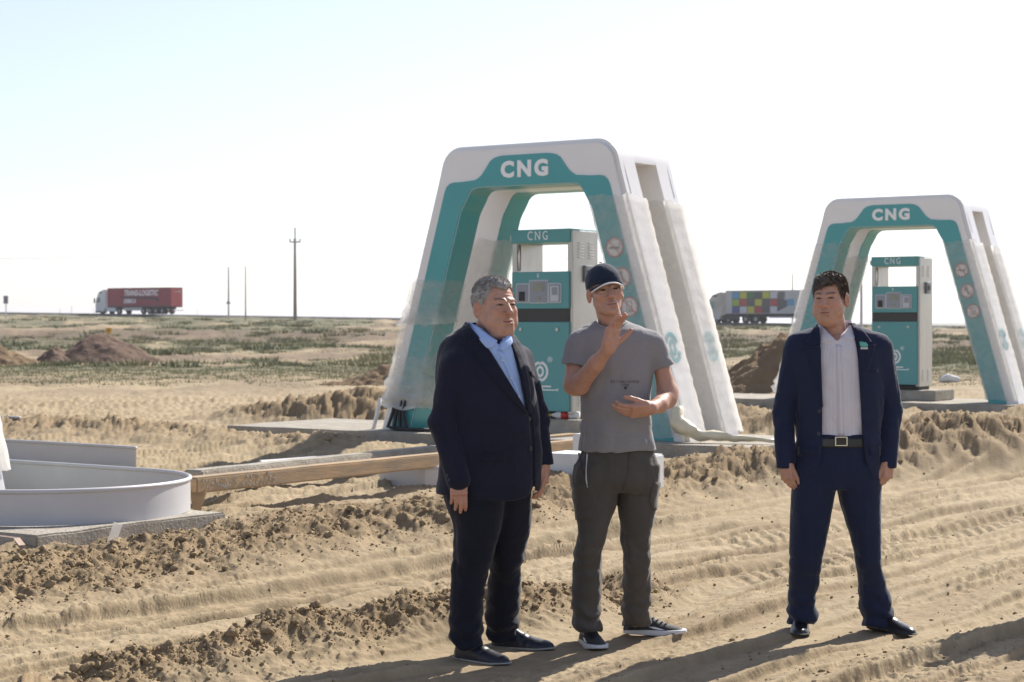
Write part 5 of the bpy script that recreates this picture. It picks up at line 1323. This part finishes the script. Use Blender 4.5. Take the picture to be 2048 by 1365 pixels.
    def thick(Q): return .006 + .010 * sst(.04, .12, Q[:, 2]) + .008 * sst(-.03, -.10, Q[:, 1]) * sst(.04, .07, Q[:, 2]) - .004 * np.exp(-((Q[:, 0] - .03) / .008) ** 2) * (Q[:, 2] > .08)
    def skull(Q): return sd_ell(Q, V3(0, .014, .036), V3(.077, .095, .082))
    VF, ff = hair_mesh(skull, hline, thick, .0017, 4.0, (75, 75, 30))
    sv, sf = strands(ff, VF, 4200, .024, .0008, lambda Q, N: np.stack([-np.sign(Q[:, 0] - .03) * -1 * np.where(Q[:, 0] > .03, 1, -1) * .5 * (Q[:, 2] > .05), -.35 * np.ones(len(Q)) * (Q[:, 1] < .02) + .3 * (Q[:, 1] > .02), -.8 * np.ones(len(Q))], 1), 5, .05)
    hv2 = np.concatenate([VF[0], sv]); o = obj('hair', place(hv2, Mh), [tuple(map(int, q)) for q in VF[1]] + [tuple(map(int, q + len(VF[0]))) for q in sf], M_hairb, body, True)
    finish('trousers', nets(trous, P(1560, 1256) - V3(.05, .2, .02), P(1800, 860) + V3(.05, .2, .02), .006), M_suit3, body)
    st = finish('shirt', nets(shirt, P(1590, 905) - V3(.03, .2, 0), P(1760, 640) + V3(.03, .2, .01), .005), M_shirt3, body)
    jk = finish('jacket', nets(jacket, P(1530, 965) - V3(.03, .25, .02), P(1820, 645) + V3(.03, .25, .02), .005), M_suit3, body)
    # collar leaves, placket and buttons
    def shn(Q): return smin(shirt(Q), sd_cap(Q, P(1668, 640, .02), P(1674, 690, .03), .066, .074), .02)
    g.panel('collar', shn, [(650, 1638, 1643), (658, 1638, 1648), (668, 1639, 1656), (675, 1640, 1664), (681, 1640, 1668), (687, 1641, 1646)], .009, M_shirt3, st, 6, 3)
    g.panel('collar', shn, [(650, 1703, 1708), (658, 1697, 1709), (666, 1690, 1709), (673, 1681, 1709), (677, 1680, 1708), (681, 1700, 1707)], .009, M_shirt3, st, 6, 3)
    g.panel('placket', shirt, [(690, 1672, 1682), (780, 1675, 1686), (873, 1676, 1688)], .0025, M_shirt3, st, 3, 8, .003)
    for y in (715, 750, 790, 830): disc(g, 'button', shirt, 1678 + (y - 715) * .04, y, .0055, M_buttonw, st, .003)
    # lapels
    g.panel('lapel', jclosed, [(655, 1630, 1638), (664, 1624, 1639), (676, 1617, 1640), (687, 1611, 1641), (692, 1613, 1641)], .007, M_lap3, jk, 6, 4)
    g.panel('lapel', jclosed, [(693, 1602, 1641), (700, 1605, 1642), (720, 1613, 1642), (750, 1626, 1643), (785, 1638, 1644), (815, 1643, 1646)], .006, M_lap3, jk, 7, 5)
    g.panel('lapel', jclosed, [(655, 1709, 1718), (664, 1710, 1727), (674, 1712, 1735), (684, 1713, 1742), (688, 1714, 1740)], .007, M_lap3, jk, 6, 4)
    g.panel('lapel', jclosed, [(689, 1714, 1751), (698, 1715, 1749), (720, 1717, 1742), (750, 1719, 1733), (783, 1721, 1725), (800, 1722, 1724)], .006, M_lap3, jk, 7, 5)
    g.panel('pocket_flap', jclosed, [(893, 1598, 1634), (897, 1597, 1634), (911, 1596, 1632)], .004, M_lap3, jk, 8, 5)
    g.panel('pocket_flap', jclosed, [(893, 1737, 1760), (911, 1738, 1760)], .004, M_lap3, jk, 6, 5)
    g.panel('chest_pocket', jclosed, [(738, 1735, 1755), (745, 1736, 1756)], .003, M_lap3, jk, 5, 4)
    for y, x in ((823, 1642), (868, 1641)): disc(g, 'button', jclosed, x - 3, y, .009, M_button, jk, .001, .004)
    # flag pin
    pin = g.panel('lapel_pin', jclosed, [(685, 1719, 1720), (687, 1718, 1731), (691, 1719, 1734), (695, 1721, 1734)], .0105, mat('flag_green', (.12, .42, .32), .4), jk, 5, 2)
    g.panel('pin_bar', jclosed, [(696.5, 1720, 1734), (699.5, 1720, 1734)], .0105, M_buttonw, pin, 4, 2)
    # belt
    Br = [(r[0], r[1], r[2], r[3] + .004, r[4] + .004) for r in g.rows([(873, 1602, 1750, .1335), (892, 1601, 1751, .1355)])]
    bl = finish('belt', nets(lambda Q: stack(Q, Br, 2.4), P(1595, 895) - V3(.03, .2, .01), P(1757, 870) + V3(.03, .2, .01), .005), M_leather, body)
    pb = g.march(lambda Q: stack(Q, Br, 2.4), [1682], [883])[0]; Mx = Matrix.Translation(Vector(pb) + Vector((0, -.004, 0))) @ FRONT
    m = MB()
    for b in ((-.03, -.022, .03, -.018), (-.03, .018, .03, .022), (-.03, -.018, -.025, .018), (.025, -.018, .03, .018)): m.box((b[0], b[1], 0), (b[2], b[3], .005), Mx)
    m.build('buckle', M_chrome, bl)
    MB().box((-.024, -.017, -.001), (.024, .017, .002), Mx).build('buckle_leather', M_leather, bl)
    # shoes
    make_shoe(P(1603, 1262, .21), -103, .295, M_leather, M_soled, body); make_shoe(P(1742, 1263, .16), -60, .305, M_leather, M_soled, body)
    return body
# ================================================================ man in the dark suit (left), turned to the right
def man_left():
    g = Fig(960, 8.42); P = g.P; gnd = 0.0
    Lr = g.rows([(960, 884, 1010, .15, -.05), (987, 886, 1012, .15, -.05), (1057, 907, 1003, .125, -.06), (1100, 905, 992, .115, -.05), (1172, 900, 972, .105, -.03), (1225, 899, 967, .105, -.01), (1255, 898, 966, .11, .0), (1274, 899, 966, .11, .0), (1296, 908, 962, .095, .0)])
    Rr = g.rows([(960, 960, 1062, .15, .06), (987, 962, 1063, .15, .07), (1057, 968, 1063, .13, .10), (1100, 972, 1054, .12, .13), (1134, 977, 1045, .115, .15), (1172, 974, 1043, .11, .21), (1204, 972, 1042, .11, .24), (1240, 971, 1038, .11, .27), (1265, 974, 1038, .10, .29), (1278, 980, 1034, .09, .29)])
    def trous(Q):
        d = smin(stack(Q, Lr, 2.2), stack(Q, Rr, 2.2), .02)
        return d + .006 * fold(Q, (6, 6, 2.2), 5) + .008 * fold(Q, (7, 7, 14), 1) * np.exp(-((Q[:, 2] - g.z(1130)) / .12) ** 2) + hemfold(Q, g.z(1290), .006, 7) - .002
    Jr = g.rows([(645, 941, 1000, .09, .02), (652, 928, 1008, .11, .02), (662, 908, 1022, .135, .02), (675, 890, 1034, .155, .02), (690, 880, 1043, .17, .02), (712, 874, 1053, .185, .01), (750, 870, 1065, .20, .0), (800, 872, 1077, .215), (850, 874, 1083, .222), (900, 876, 1084, .222), (950, 876, 1083, .215), (985, 872, 1078, .21), (1003, 876, 1070, .205)])
    shA, elA, wrA = P(912, 738, -.12), P(887, 846, -.15), P(917, 960, -.21)
    shB, elB, wrB = P(1036, 722, .12), P(1071, 838, .10), P(1086, 930, .03)
    opL = [(640, 938), (650, 938), (680, 962), (700, 976), (740, 1003), (780, 1026), (827, 1054), (830, 1056)]
    opR = [(640, 1000), (660, 1010), (680, 1017), (700, 1025), (740, 1038), (780, 1047), (827, 1054), (830, 1055)]
    eye = V3(-g.X0, -g.d, H - gnd)
    def proj(Q):
        dep = Q[:, 1] + g.d; return 1024 + (Q[:, 0] + g.X0) / dep * F, HY + (H - Q[:, 2]) / dep * F
    def sleeves(Q):
        a = sd_chain(Q, [shA, elA, wrA], [.076, .070, .056], .02); b = sd_chain(Q, [shB, elB, wrB], [.075, .066, .052], .02)
        a = np.maximum(a, g.z(975) + .0 - Q[:, 2] + .35 * (Q[:, 0] - wrA[0])); b = np.maximum(b, wrB[2] - .0 - Q[:, 2])
        fa = .007 * fold(Q, (8, 8, 14), 3) * np.exp(-((Q[:, 2] - elA[2]) / .15) ** 2) + .004 * fold(Q, (12, 12, 4), 6)
        return np.minimum(a, b) + fa
    def jclosed(Q):
        d = stack(Q, Jr, 2.15) + .004 * fold(Q, (8, 8, 3), 11) + .007 * fold(Q, (6, 6, 10), 21) * np.exp(-((Q[:, 2] - g.z(880)) / .12) ** 2)
        return smin(d, sleeves(Q), .006 + .04 * sst(elA[2] + .1, shA[2] + .02, Q[:, 2]))
    def jacket(Q):
        d = jclosed(Q); x, y = proj(Q)
        w = np.maximum(np.interp(y, [a for a, _ in opL], [b for _, b in opL]) - x, x - np.interp(y, [a for a, _ in opR], [b for _, b in opR])) / F * g.d
        w = np.maximum(w, np.maximum(Q[:, 1] - .05, (y - 830) / F * g.d)); d = smax(d, -w, .005)
        # front edge below the button, and curved hem corners
        e = np.interp(y, [826, 838, 900, 966, 1003], [1056, 1061, 1066, 1066, 1060])
        cut = np.maximum(np.abs(x - e) - 1.3, 0) / F * g.d; cut = np.where((y > 828) & (Q[:, 1] < .0), cut, 1.0); d = np.maximum(d, -np.maximum(cut - .004, -jclosed(Q) - .007))
        hem = np.interp(x, [860, 890, 1000, 1030, 1052, 1063, 1067, 1080, 1092], [986, 992, 1004, 1002, 995, 984, 972, 986, 990])
        d = np.maximum(d, (y - hem) / F * g.d * .8)
        inner = np.maximum(stack(Q, [(r[0] - .001, r[1], r[2], r[3] - .022, r[4] - .022) for r in Jr], 2.15), Q[:, 2] - g.z(920)); return np.maximum(d, -inner)
    Sr = [(r[0], r[1] + .01, r[2], max(r[3] * .90 - .006, .03), r[4] * .93) for r in g.rows([(645, 941, 1012, .105, .0), (662, 925, 1024, .13, .0), (690, 890, 1044, .165, .0), (712, 880, 1054, .18, .0), (750, 874, 1066, .20, .0), (800, 876, 1078, .213), (845, 878, 1083, .22)])]
    def shirt(Q):
        x, y = proj(Q); v = np.where(x < 998, 690 - (998 - x) * .82, 690 - (x - 998) * 1.1) - y
        return np.maximum(stack(Q, Sr, 2.15), np.minimum(v / F * g.d * .7, .04 - Q[:, 1])) + .004 * fold(Q, (11, 11, 7), 8)
    Mh = headM(P(990, 614, -.02), 34, 5, 1, 1.09); iM = np.array(Mh.inverted().to_3x3()) ; nb = iM @ (P(966, 700, .06) - np.array(Mh.translation))
    hp = dict(w=1.02, jaw=1.14, jowl=.009, skin=V3(.48, .275, .20), lines=.7, mouth=1.0, open=.0012, stubble=.22, browcol=V3(.09, .075, .065), brow=.8, eye=.0016, nose=1.15, ear=1.0, browz=.019)
    hf, hv, hq, hc = make_head(hp, nb, .066)
    hA = make_hand(P(917, 950, -.215), (.02, -.10, -1), (.98, .14, -.05), (-.14, .98, 0), .97, (.30, .34, .38, .42), .05, (.25, .5), forearm=([wrA + (elA - wrA) * .45], [.028]))
    hB = make_hand(P(1087, 926, .03), (.05, -.22, -1), (-.14, -.98, .2), (-.98, .14, 0), 1.0, (.45, .5, .55, .6), .02, (.4, .3), forearm=([wrB + (elB - wrB) * .45], [.027]))
    pc = [(place(hv, Mh), hq, hc)] + [(hh[1], hh[2], hand_col(hh[1], hh[3], hh[4], hh[5], V3(.48, .28, .205))) for hh in (hA, hB)]
    pc.append(core([(P(970, 712), P(975, 940), .10, .12), (P(975, 940), P(945, 1000, -.05), .08, .05), (P(975, 940), P(1012, 1000, .06), .08, .05), (P(950, 1000, -.05), P(938, 1165, -.035), .05, .035), (P(938, 1165, -.035), P(934, 1270, .0), .035, .028), (P(1012, 1000, .06), P(1008, 1170, .2), .05, .035), (P(1008, 1170, .2), P(1005, 1262, .28), .035, .028), (shA, elA, .035, .03), (elA, wrA, .028, .02), (shB, elB, .035, .03), (elB, wrB, .028, .02), (P(970, 722), shA, .05, .04), (P(970, 722), shB, .05, .04)]))
    body = make_body('person', g, 'stout grey haired man in a dark navy suit and pale blue shirt at left', pc, M_skin, gnd)
    def hline(Q):
        ay = Q[:, 1]; ax = np.abs(Q[:, 0]); k = sst(.045, .066, ax)
        front = np.interp(ay, [-.09, -.06, -.02, .03, .09, .13], [.078, .070, .05, .0, -.065, -.07]) - .012 * np.cos(ax * 70)
        side = np.interp(ay, [-.07, -.045, -.028, .0, .012, .03, .10], [.066, .040, -.004, -.012, .026, .02, -.07])
        return Q[:, 2] - (front * (1 - k) + np.minimum(side, front + .04) * k)
    def thick(Q): return .003 + .007 * sst(.05, .12, Q[:, 2]) + .004 * sst(-.02, -.09, Q[:, 1]) * sst(.05, .08, Q[:, 2])
    VF, ff = hair_mesh(lambda Q: sd_ell(Q, V3(0, .014, .036), V3(.0785, .095, .082)), hline, thick, .0012, 14.0, (70, 70, 40))
    sv, sf = strands(ff, VF, 4200, .013, .0007, lambda Q, N: np.stack([.25 * np.ones(len(Q)), -.5 * (Q[:, 2] > .06) * np.ones(len(Q)) , np.where(Q[:, 2] > .06, .45, -.9)], 1), 6, .35)
    obj('hair', place(np.concatenate([VF[0], sv]), Mh), [tuple(map(int, q)) for q in VF[1]] + [tuple(map(int, q + len(VF[0]))) for q in sf], M_hairg, body, True)
    finish('trousers', nets(trous, P(870, 1300, 0) - V3(.05, .35, .03), P(1080, 955) + V3(.05, .38, .02), .006), M_trous1, body)
    st = finish('shirt', nets(shirt, P(870, 860) - V3(.03, .26, 0), P(1090, 640) + V3(.03, .26, .01), .005), M_shirt1, body)
    jk = finish('jacket', nets(jacket, P(845, 1010) - V3(.03, .32, .03), P(1105, 640) + V3(.03, .28, .02), .005), M_suit1, body)
    def shn(Q): return smin(shirt(Q), sd_cap(Q, P(975, 640, .02), P(968, 700, .05), .082, .092), .03)
    g.panel('collar', shn, [(645, 936, 940), (655, 938, 953), (665, 945, 968), (675, 953, 982), (682, 960, 993), (690, 967, 991), (697, 974, 980)], .010, M_shirt1, st, 7, 3)
    g.panel('collar', shirt, [(672, 1013, 1018), (679, 1006, 1021), (686, 1000, 1023), (694, 999, 1018), (702, 1001, 1007)], .010, M_shirt1, st, 6, 3)
    g.panel('placket', shirt, [(700, 993, 1003), (740, 1013, 1021), (780, 1031, 1038), (820, 1047, 1051)], .003, M_shirt1, st, 3, 8, .003)
    for x, y in ((1004, 722), (1021, 758), (1037, 794)): disc(g, 'button', shirt, x, y, .005, M_buttonw, st, .003)
    g.panel('lapel', jclosed, [(645, 930, 937), (660, 925, 944), (672, 927, 955), (681, 929, 962), (686, 936, 966)], .008, M_lap1, jk, 7, 4)
    g.panel('lapel', jclosed, [(687, 941, 967), (696, 938, 974), (708, 945, 983), (730, 963, 997), (760, 987, 1015), (795, 1018, 1036), (827, 1050, 1055)], .007, M_lap1, jk, 8, 4)
    g.panel('lapel', jclosed, [(684, 1018, 1028), (700, 1025, 1038), (725, 1034, 1047), (755, 1042, 1055), (790, 1049, 1060), (827, 1055, 1060)], .007, M_lap1, jk, 6, 4)
    g.panel('pocket_flap', jclosed, [(905, 962, 1010), (910, 960, 1011), (926, 960, 1011)], .004, M_lap1, jk, 10, 4)
    g.panel('chest_pocket', jclosed, [(744, 1058, 1066), (752, 1060, 1068)], .006, M_lap1, jk, 4, 4)
    disc(g, 'button', jclosed, 1058, 838, .009, M_button, jk, .001, .005); disc(g, 'button', jclosed, 1060, 897, .010, M_button, jk, .001, .005)
    for y, x in ((955, 896), (964, 899)): disc(g, 'button', jclosed, x, y - 4, .006, M_button, jk, .001, .004)
    make_shoe(P(914, 1318, .03), -39, .30, M_suede, M_solel, body, Wd=1.0); make_shoe(P(986, 1290, .30), -18, .30, M_suede, M_solel, body)
    return body
# ================================================================ man in the cap (middle)
def man_middle():
    g = Fig(1238, 8.70); P = g.P; gnd = 0.0; SK = V3(.47, .28, .21)
    Lr = g.rows([(930, 1148, 1240, .125), (960, 1143, 1240, .13), (1003, 1147, 1236, .12), (1057, 1154, 1218, .115), (1083, 1152, 1211, .112), (1130, 1143, 1206, .105, .04), (1191, 1141, 1203, .10, .07), (1242, 1145, 1202, .105, .10), (1262, 1150, 1201, .10, .11)])
    Rr = g.rows([(930, 1234, 1320, .125, .02), (960, 1235, 1319, .13, .03), (1003, 1236, 1314, .12, .04), (1057, 1240, 1306, .115, .06), (1108, 1243, 1303, .11, .08), (1160, 1245, 1304, .105, .14), (1200, 1245, 1302, .10, .18), (1235, 1243, 1299, .105, .22), (1252, 1246, 1298, .10, .23)])
    Wr = g.rows([(886, 1166, 1306, .125), (900, 1163, 1309, .132), (930, 1151, 1318, .14), (960, 1147, 1318, .14), (985, 1152, 1312, .11)])
    def trous(Q):
        d = smin(stack(Q, Lr, 2.3), stack(Q, Rr, 2.3), .012); d = smin(d, stack(Q, Wr, 2.4), .02)
        return d + .009 * fold(Q, (7, 7, 13), 2) * np.exp(-((Q[:, 2] - g.z(1110)) / .16) ** 2) + .006 * fold(Q, (9, 9, 4), 5) + hemfold(Q, g.z(1262), .007, 9) + .004 * fold(Q, (4, 4, 12), 31) * np.exp(-((Q[:, 2] - g.z(985)) / .05) ** 2) - .002
    Tr = g.rows([(640, 1188, 1252, .07, .04), (647, 1178, 1266, .08, .035), (653, 1164, 1284, .09, .03), (661, 1150, 1301, .10, .02), (672, 1143, 1310, .108, .015), (695, 1144, 1311, .12, .01), (740, 1152, 1308, .14), (790, 1158, 1305, .148), (850, 1157, 1309, .155), (890, 1155, 1315, .155), (904, 1155, 1317, .153)])
    shA, elA, wrA = P(1156, 694, -.01), P(1153, 772, -.09), P(1216, 697, -.29)
    shB, elB, wrB = P(1306, 689, .0), P(1332, 792, -.03), P(1299, 818, -.24)
    def sleeves(Q):
        a = sd_chain(Q, [shA, P(1149, 735, -.05), P(1148, 775, -.07)], [.066, .064, .066], .02); b = sd_chain(Q, [shB, P(1327, 735, -.015), P(1333, 775, -.02)], [.066, .058, .06], .02)
        a = np.maximum(a, g.z(732) - Q[:, 2] - .12 * (Q[:, 0] - P(1147, 735)[0])); b = np.maximum(b, g.z(738) - Q[:, 2] + .35 * (Q[:, 0] - P(1327, 735)[0]))
        return np.minimum(a, b) + .008 * fold(Q, (8, 8, 6), 6)
    nk = P(1222, 645, .0)
    def tee(Q):
        d = stack(Q, Tr, 2.3); d = smin(d, sleeves(Q), .035)
        d = d + .007 * fold(Q, (9, 9, 5), 11) * (.35 + .65 * sst(g.z(680), g.z(800), Q[:, 2])) + .009 * fold(Q, (6, 6, 12), 15) * np.exp(-((Q[:, 2] - g.z(850)) / .08) ** 2) + .003 * fold(Q, (12, 12, 7), 16) * np.exp(-(((np.abs(Q[:, 0]) - .17) / .06) ** 2))
        d = np.maximum(d, -sd_ell(Q, P(1222, 636, -.01), V3(.076, .12, .047)))
        hem = g.z(902) + .008 * np.sin(Q[:, 0] * 18); d = np.maximum(d, hem - Q[:, 2])
        return d
    Mh = headM(P(1211, 584, -.035), 10, 7, 7, 1.0); iM = np.array(Mh.inverted().to_3x3()); nb = iM @ (P(1226, 664, .03) - np.array(Mh.translation))
    hp = dict(w=.98, jaw=.97, jowl=.0, chinz=-.116, skin=SK, lines=.2, mouth=.85, pucker=.004, open=.0008, stubble=.30, moustache=.35, brow=.7, eye=.0024, ear=1.0, nose=1.05)
    hf, hv, hq, hc = make_head(hp, nb, .059)
    hA = make_hand(P(1217, 696, -.29), (.24, -.10, .97), (.66, .62, -.2), (.68, -.70, 0), .98, (.22, .30, .38, .48), .10, (.75, .35), forearm=([P(1192, 728, -.225), P(1158, 770, -.11), P(1148, 770, -.09), P(1151, 722, -.03)], [.036, .047, .047, .044]))
    hB = make_hand(P(1299, 817, -.235), (-.95, -.26, -.12), (-.1, -.70, .70), (0, .68, .73), .98, (.42, .40, .42, .46), .02, (.35, .5), forearm=([P(1318, 810, -.14), P(1333, 797, -.05), P(1335, 785, -.03), P(1322, 730, -.01)], [.037, .046, .047, .036]))
    pc = [(place(hv, Mh), hq, hc)] + [(hh[1], hh[2], hand_col(hh[1], hh[3], hh[4], hh[5], SK)) for hh in (hA, hB)]
    pc.append(core([(P(1228, 668, .02), P(1235, 930), .07, .10), (P(1235, 930), P(1192, 985), .07, .05), (P(1235, 930), P(1278, 985), .07, .05), (P(1192, 985), P(1174, 1130, .04), .05, .035), (P(1174, 1130, .04), P(1174, 1255, .1), .035, .028), (P(1278, 985, .03), P(1273, 1130, .1), .05, .035), (P(1273, 1130, .1), P(1271, 1245, .22), .035, .028), (P(1228, 690), shA, .06, .045), (P(1228, 690), shB, .06, .045)]))
    body = make_body('person', g, 'man in a grey T-shirt and navy cap, raising one open hand, in the middle', pc, M_skin, gnd)
    # short hair under the cap, cap with white edged peak
    def skull(Q): return sd_ell(Q, V3(0, .014, .036), V3(.0755, .095, .082))
    def hline(Q):
        side = np.interp(Q[:, 1], [-.06, -.038, -.026, .0, .012, .03, .10], [.06, .03, -.014, -.012, .02, .012, -.05]); return np.minimum(Q[:, 2] - side, .05 - Q[:, 2])
    VF, _ = hair_mesh(skull, hline, lambda Q: .004 + 0 * Q[:, 0], .0012, 3, (80, 80, 40)); obj('hair', place(VF[0], Mh), VF[1], M_hairb, body, True)
    def cap(Q):
        d = sd_ell(Q, V3(0, .014, .040), V3(.0865, .106, .098)) + .0012 * fold(Q, (14, 14, 14), 5)
        an = np.arctan2(Q[:, 0], -(Q[:, 1] - .014)); d = d + .0012 * np.exp(-((np.abs(np.sin(an * 3)) ) / .06) ** 2)
        base = .024 + .12 * np.clip(-Q[:, 1] - .02, 0, .1) - .25 * np.clip(Q[:, 1] - .02, 0, 1) * .5
        d = np.maximum(d, base - Q[:, 2]); inner = sd_ell(Q, V3(0, .014, .038), V3(.081, .100, .091)); return np.maximum(d, -inner)
    cp = obj('cap', *(lambda r: (place(r[0], Mh), r[1]))(nets(cap, (-.1, -.11, -.03), (.1, .135, .15), .0032)), M_navycap, body, True)
    n1, n2 = 21, 8; Vb = []; 
    for sgn in (1, 0):
        for i in range(n1):
            a = R(-72 + 144 * i / (n1 - 1)); xx = math.sin(a)
            for j in range(n2):
                t = j / (n2 - 1); rx = .083 + .004 * t; r0 = .092
                x_ = xx * (rx - .006 * t); y_ = .014 - math.cos(a) * r0 - t * .062 * math.cos(a * .95) ** .7; z_ = .036 - .9 * x_ * x_ * 4.2 - .014 * t + (.0016 if sgn else -.0016)
                Vb.append((x_, y_, z_))
    m0 = n1 * n2; Fb = []
    for i in range(n1 - 1):
        for j in range(n2 - 1):
            a = i * n2 + j; Fb.append((a, a + n2, a + n2 + 1, a + 1)); Fb.append((m0 + a, m0 + a + 1, m0 + a + n2 + 1, m0 + a + n2))
    Vb = np.array(Vb); pk = obj('peak', place(Vb, Mh), Fb, M_navycap, cp, True)
    edge = [i * n2 + n2 - 1 for i in range(n1)]
    m = MB().tube([place(Vb[e][None], Mh)[0] + V3(0, 0, -.0015) for e in edge], .0036, 6); m.build('peak_edge', mat('white_trim', (.7, .7, .72), .6), pk, True)
    q = place(np.array([[0, .014, .140]]), Mh)[0]; MB().ring((0, 0), 0, .007, Matrix.Translation(q), .004, n=10).build('cap_button', M_navycap, cp)
    # clothes
    tr = finish('trousers', nets(trous, P(1125, 1268) - V3(.05, .2, .03), P(1335, 885) + V3(.05, .28, .02), .006), M_cargo, body)
    te = finish('t_shirt', nets(tee, P(1115, 908) - V3(.03, .22, .02), P(1358, 636) + V3(.03, .2, .02), .005), M_tee, body)
    # printed chest lettering laid on the cloth
    def print_on(nm, bodytxt, size, x, y):
        t = text(nm, bodytxt, size, Matrix.Identity(4), M_print, te, ext=0.0, sx=1.12, space=1.25); k = F / g.d
        co_ = np.array([v.co[:] for v in t.data.vertices]); pp = g.march(tee, x + co_[:, 0] * k, y - co_[:, 1] * k); nn = grad(tee, pp)
        for v, c in zip(t.data.vertices, pp + nn * .0015): v.co = c
        t.data.update()
    print_on('print', 'ESTABLISHED', .0165, 1250, 764); print_on('print', '1988', .0145, 1250, 770.5)
    g.panel('print', tee, [(774, 1247, 1255), (780, 1250.6, 1251.4)], .0015, M_print, te, 3, 2, .001)
    neck = [P(x, y, 0) for x, y in ()]
    # neck ribbing following the cut
    an = np.linspace(0, 2 * math.pi, 41)[:-1]; c0 = P(1222, 636, -.01); rib = []
    for a in np.linspace(R(200), R(340), 24):
        xx = c0[0] + math.cos(a) * .077; zz_ = c0[2] + math.sin(a) * .049; dep = g.d
        rib.append(g.march(lambda Q: stack(Q, Tr, 2.3), [1024 + (xx + g.X0) / dep * F], [HY + (H - zz_) / dep * F])[0])
    MB().tube(rib, .0055, 6).build('neck_rib', M_tee, te, True)
    # cargo pockets, fly, cord
    g.panel('cargo_pocket', trous, [(968, 1143, 1182), (985, 1145, 1192), (1003, 1148, 1196), (1010, 1150, 1190), (1040, 1153, 1182)], .006, M_cargo, tr, 8, 5)
    g.panel('cargo_pocket', trous, [(965, 1308, 1319), (985, 1300, 1318), (1008, 1299, 1314), (1020, 1306, 1312)], .006, M_cargo, tr, 6, 5)
    g.panel('pocket_edge', trous, [(906, 1156, 1160), (930, 1160, 1164), (950, 1168, 1172)], .003, M_print, tr, 3, 5)
    g.panel('fly', trous, [(906, 1259, 1263), (950, 1255, 1258), (985, 1244, 1247)], .004, M_cargo, tr, 3, 6)
    g.panel('cord', trous, [(908, 1174.5, 1176), (940, 1172, 1173), (960, 1172.5, 1173.7), (975, 1175.5, 1176.7)], .006, M_lgrey, tr, 3, 5)
    pts = g.march(hf if False else (lambda Q: sd_cap(Q, P(1214, 640, .0), P(1226, 664, .03), .060, .062)), [1240, 1250, 1254, 1252, 1246], [632, 642, 652, 660, 666])
    MB().tube(list(pts), .0022, 5).build('neck_cord', M_black, body, True)
    make_shoe(P(1171, 1266, .19), -80, .295, M_mesh, M_solew, body, sneaker=True, Wd=1.08); make_shoe(P(1252, 1268, .30), -20, .295, M_mesh, M_solew, body, sneaker=True, Wd=1.05)
    return body
m1 = man_left(); m2 = man_middle(); m3 = man_right()
# a bystander just outside the frame, whose shadow falls into the lower right corner
m4 = copy_tree(m3); m4.location = (3.16, 9.75, 0); m4['label'] = 'man outside the picture at right whose shadow falls into the lower right corner'
# ------------------------------------------------------------------ dusty air over the steppe
def haze(density):
    o = MB().box((-5000, -120, -8), (5000, 9500, 24)).build('haze', mat('haze_air', (1, 1, 1)))
    m = o.data.materials[0]; n = m.node_tree.nodes; n.clear(); out = n.new('ShaderNodeOutputMaterial'); v = n.new('ShaderNodeVolumePrincipled')
    v.inputs['Color'].default_value = (.93, .95, 1.0, 1); v.inputs['Density'].default_value = density; v.inputs['Anisotropy'].default_value = .35
    m.node_tree.links.new(v.outputs[0], out.inputs['Volume']); tag(o, kind='stuff')
haze(.00022)
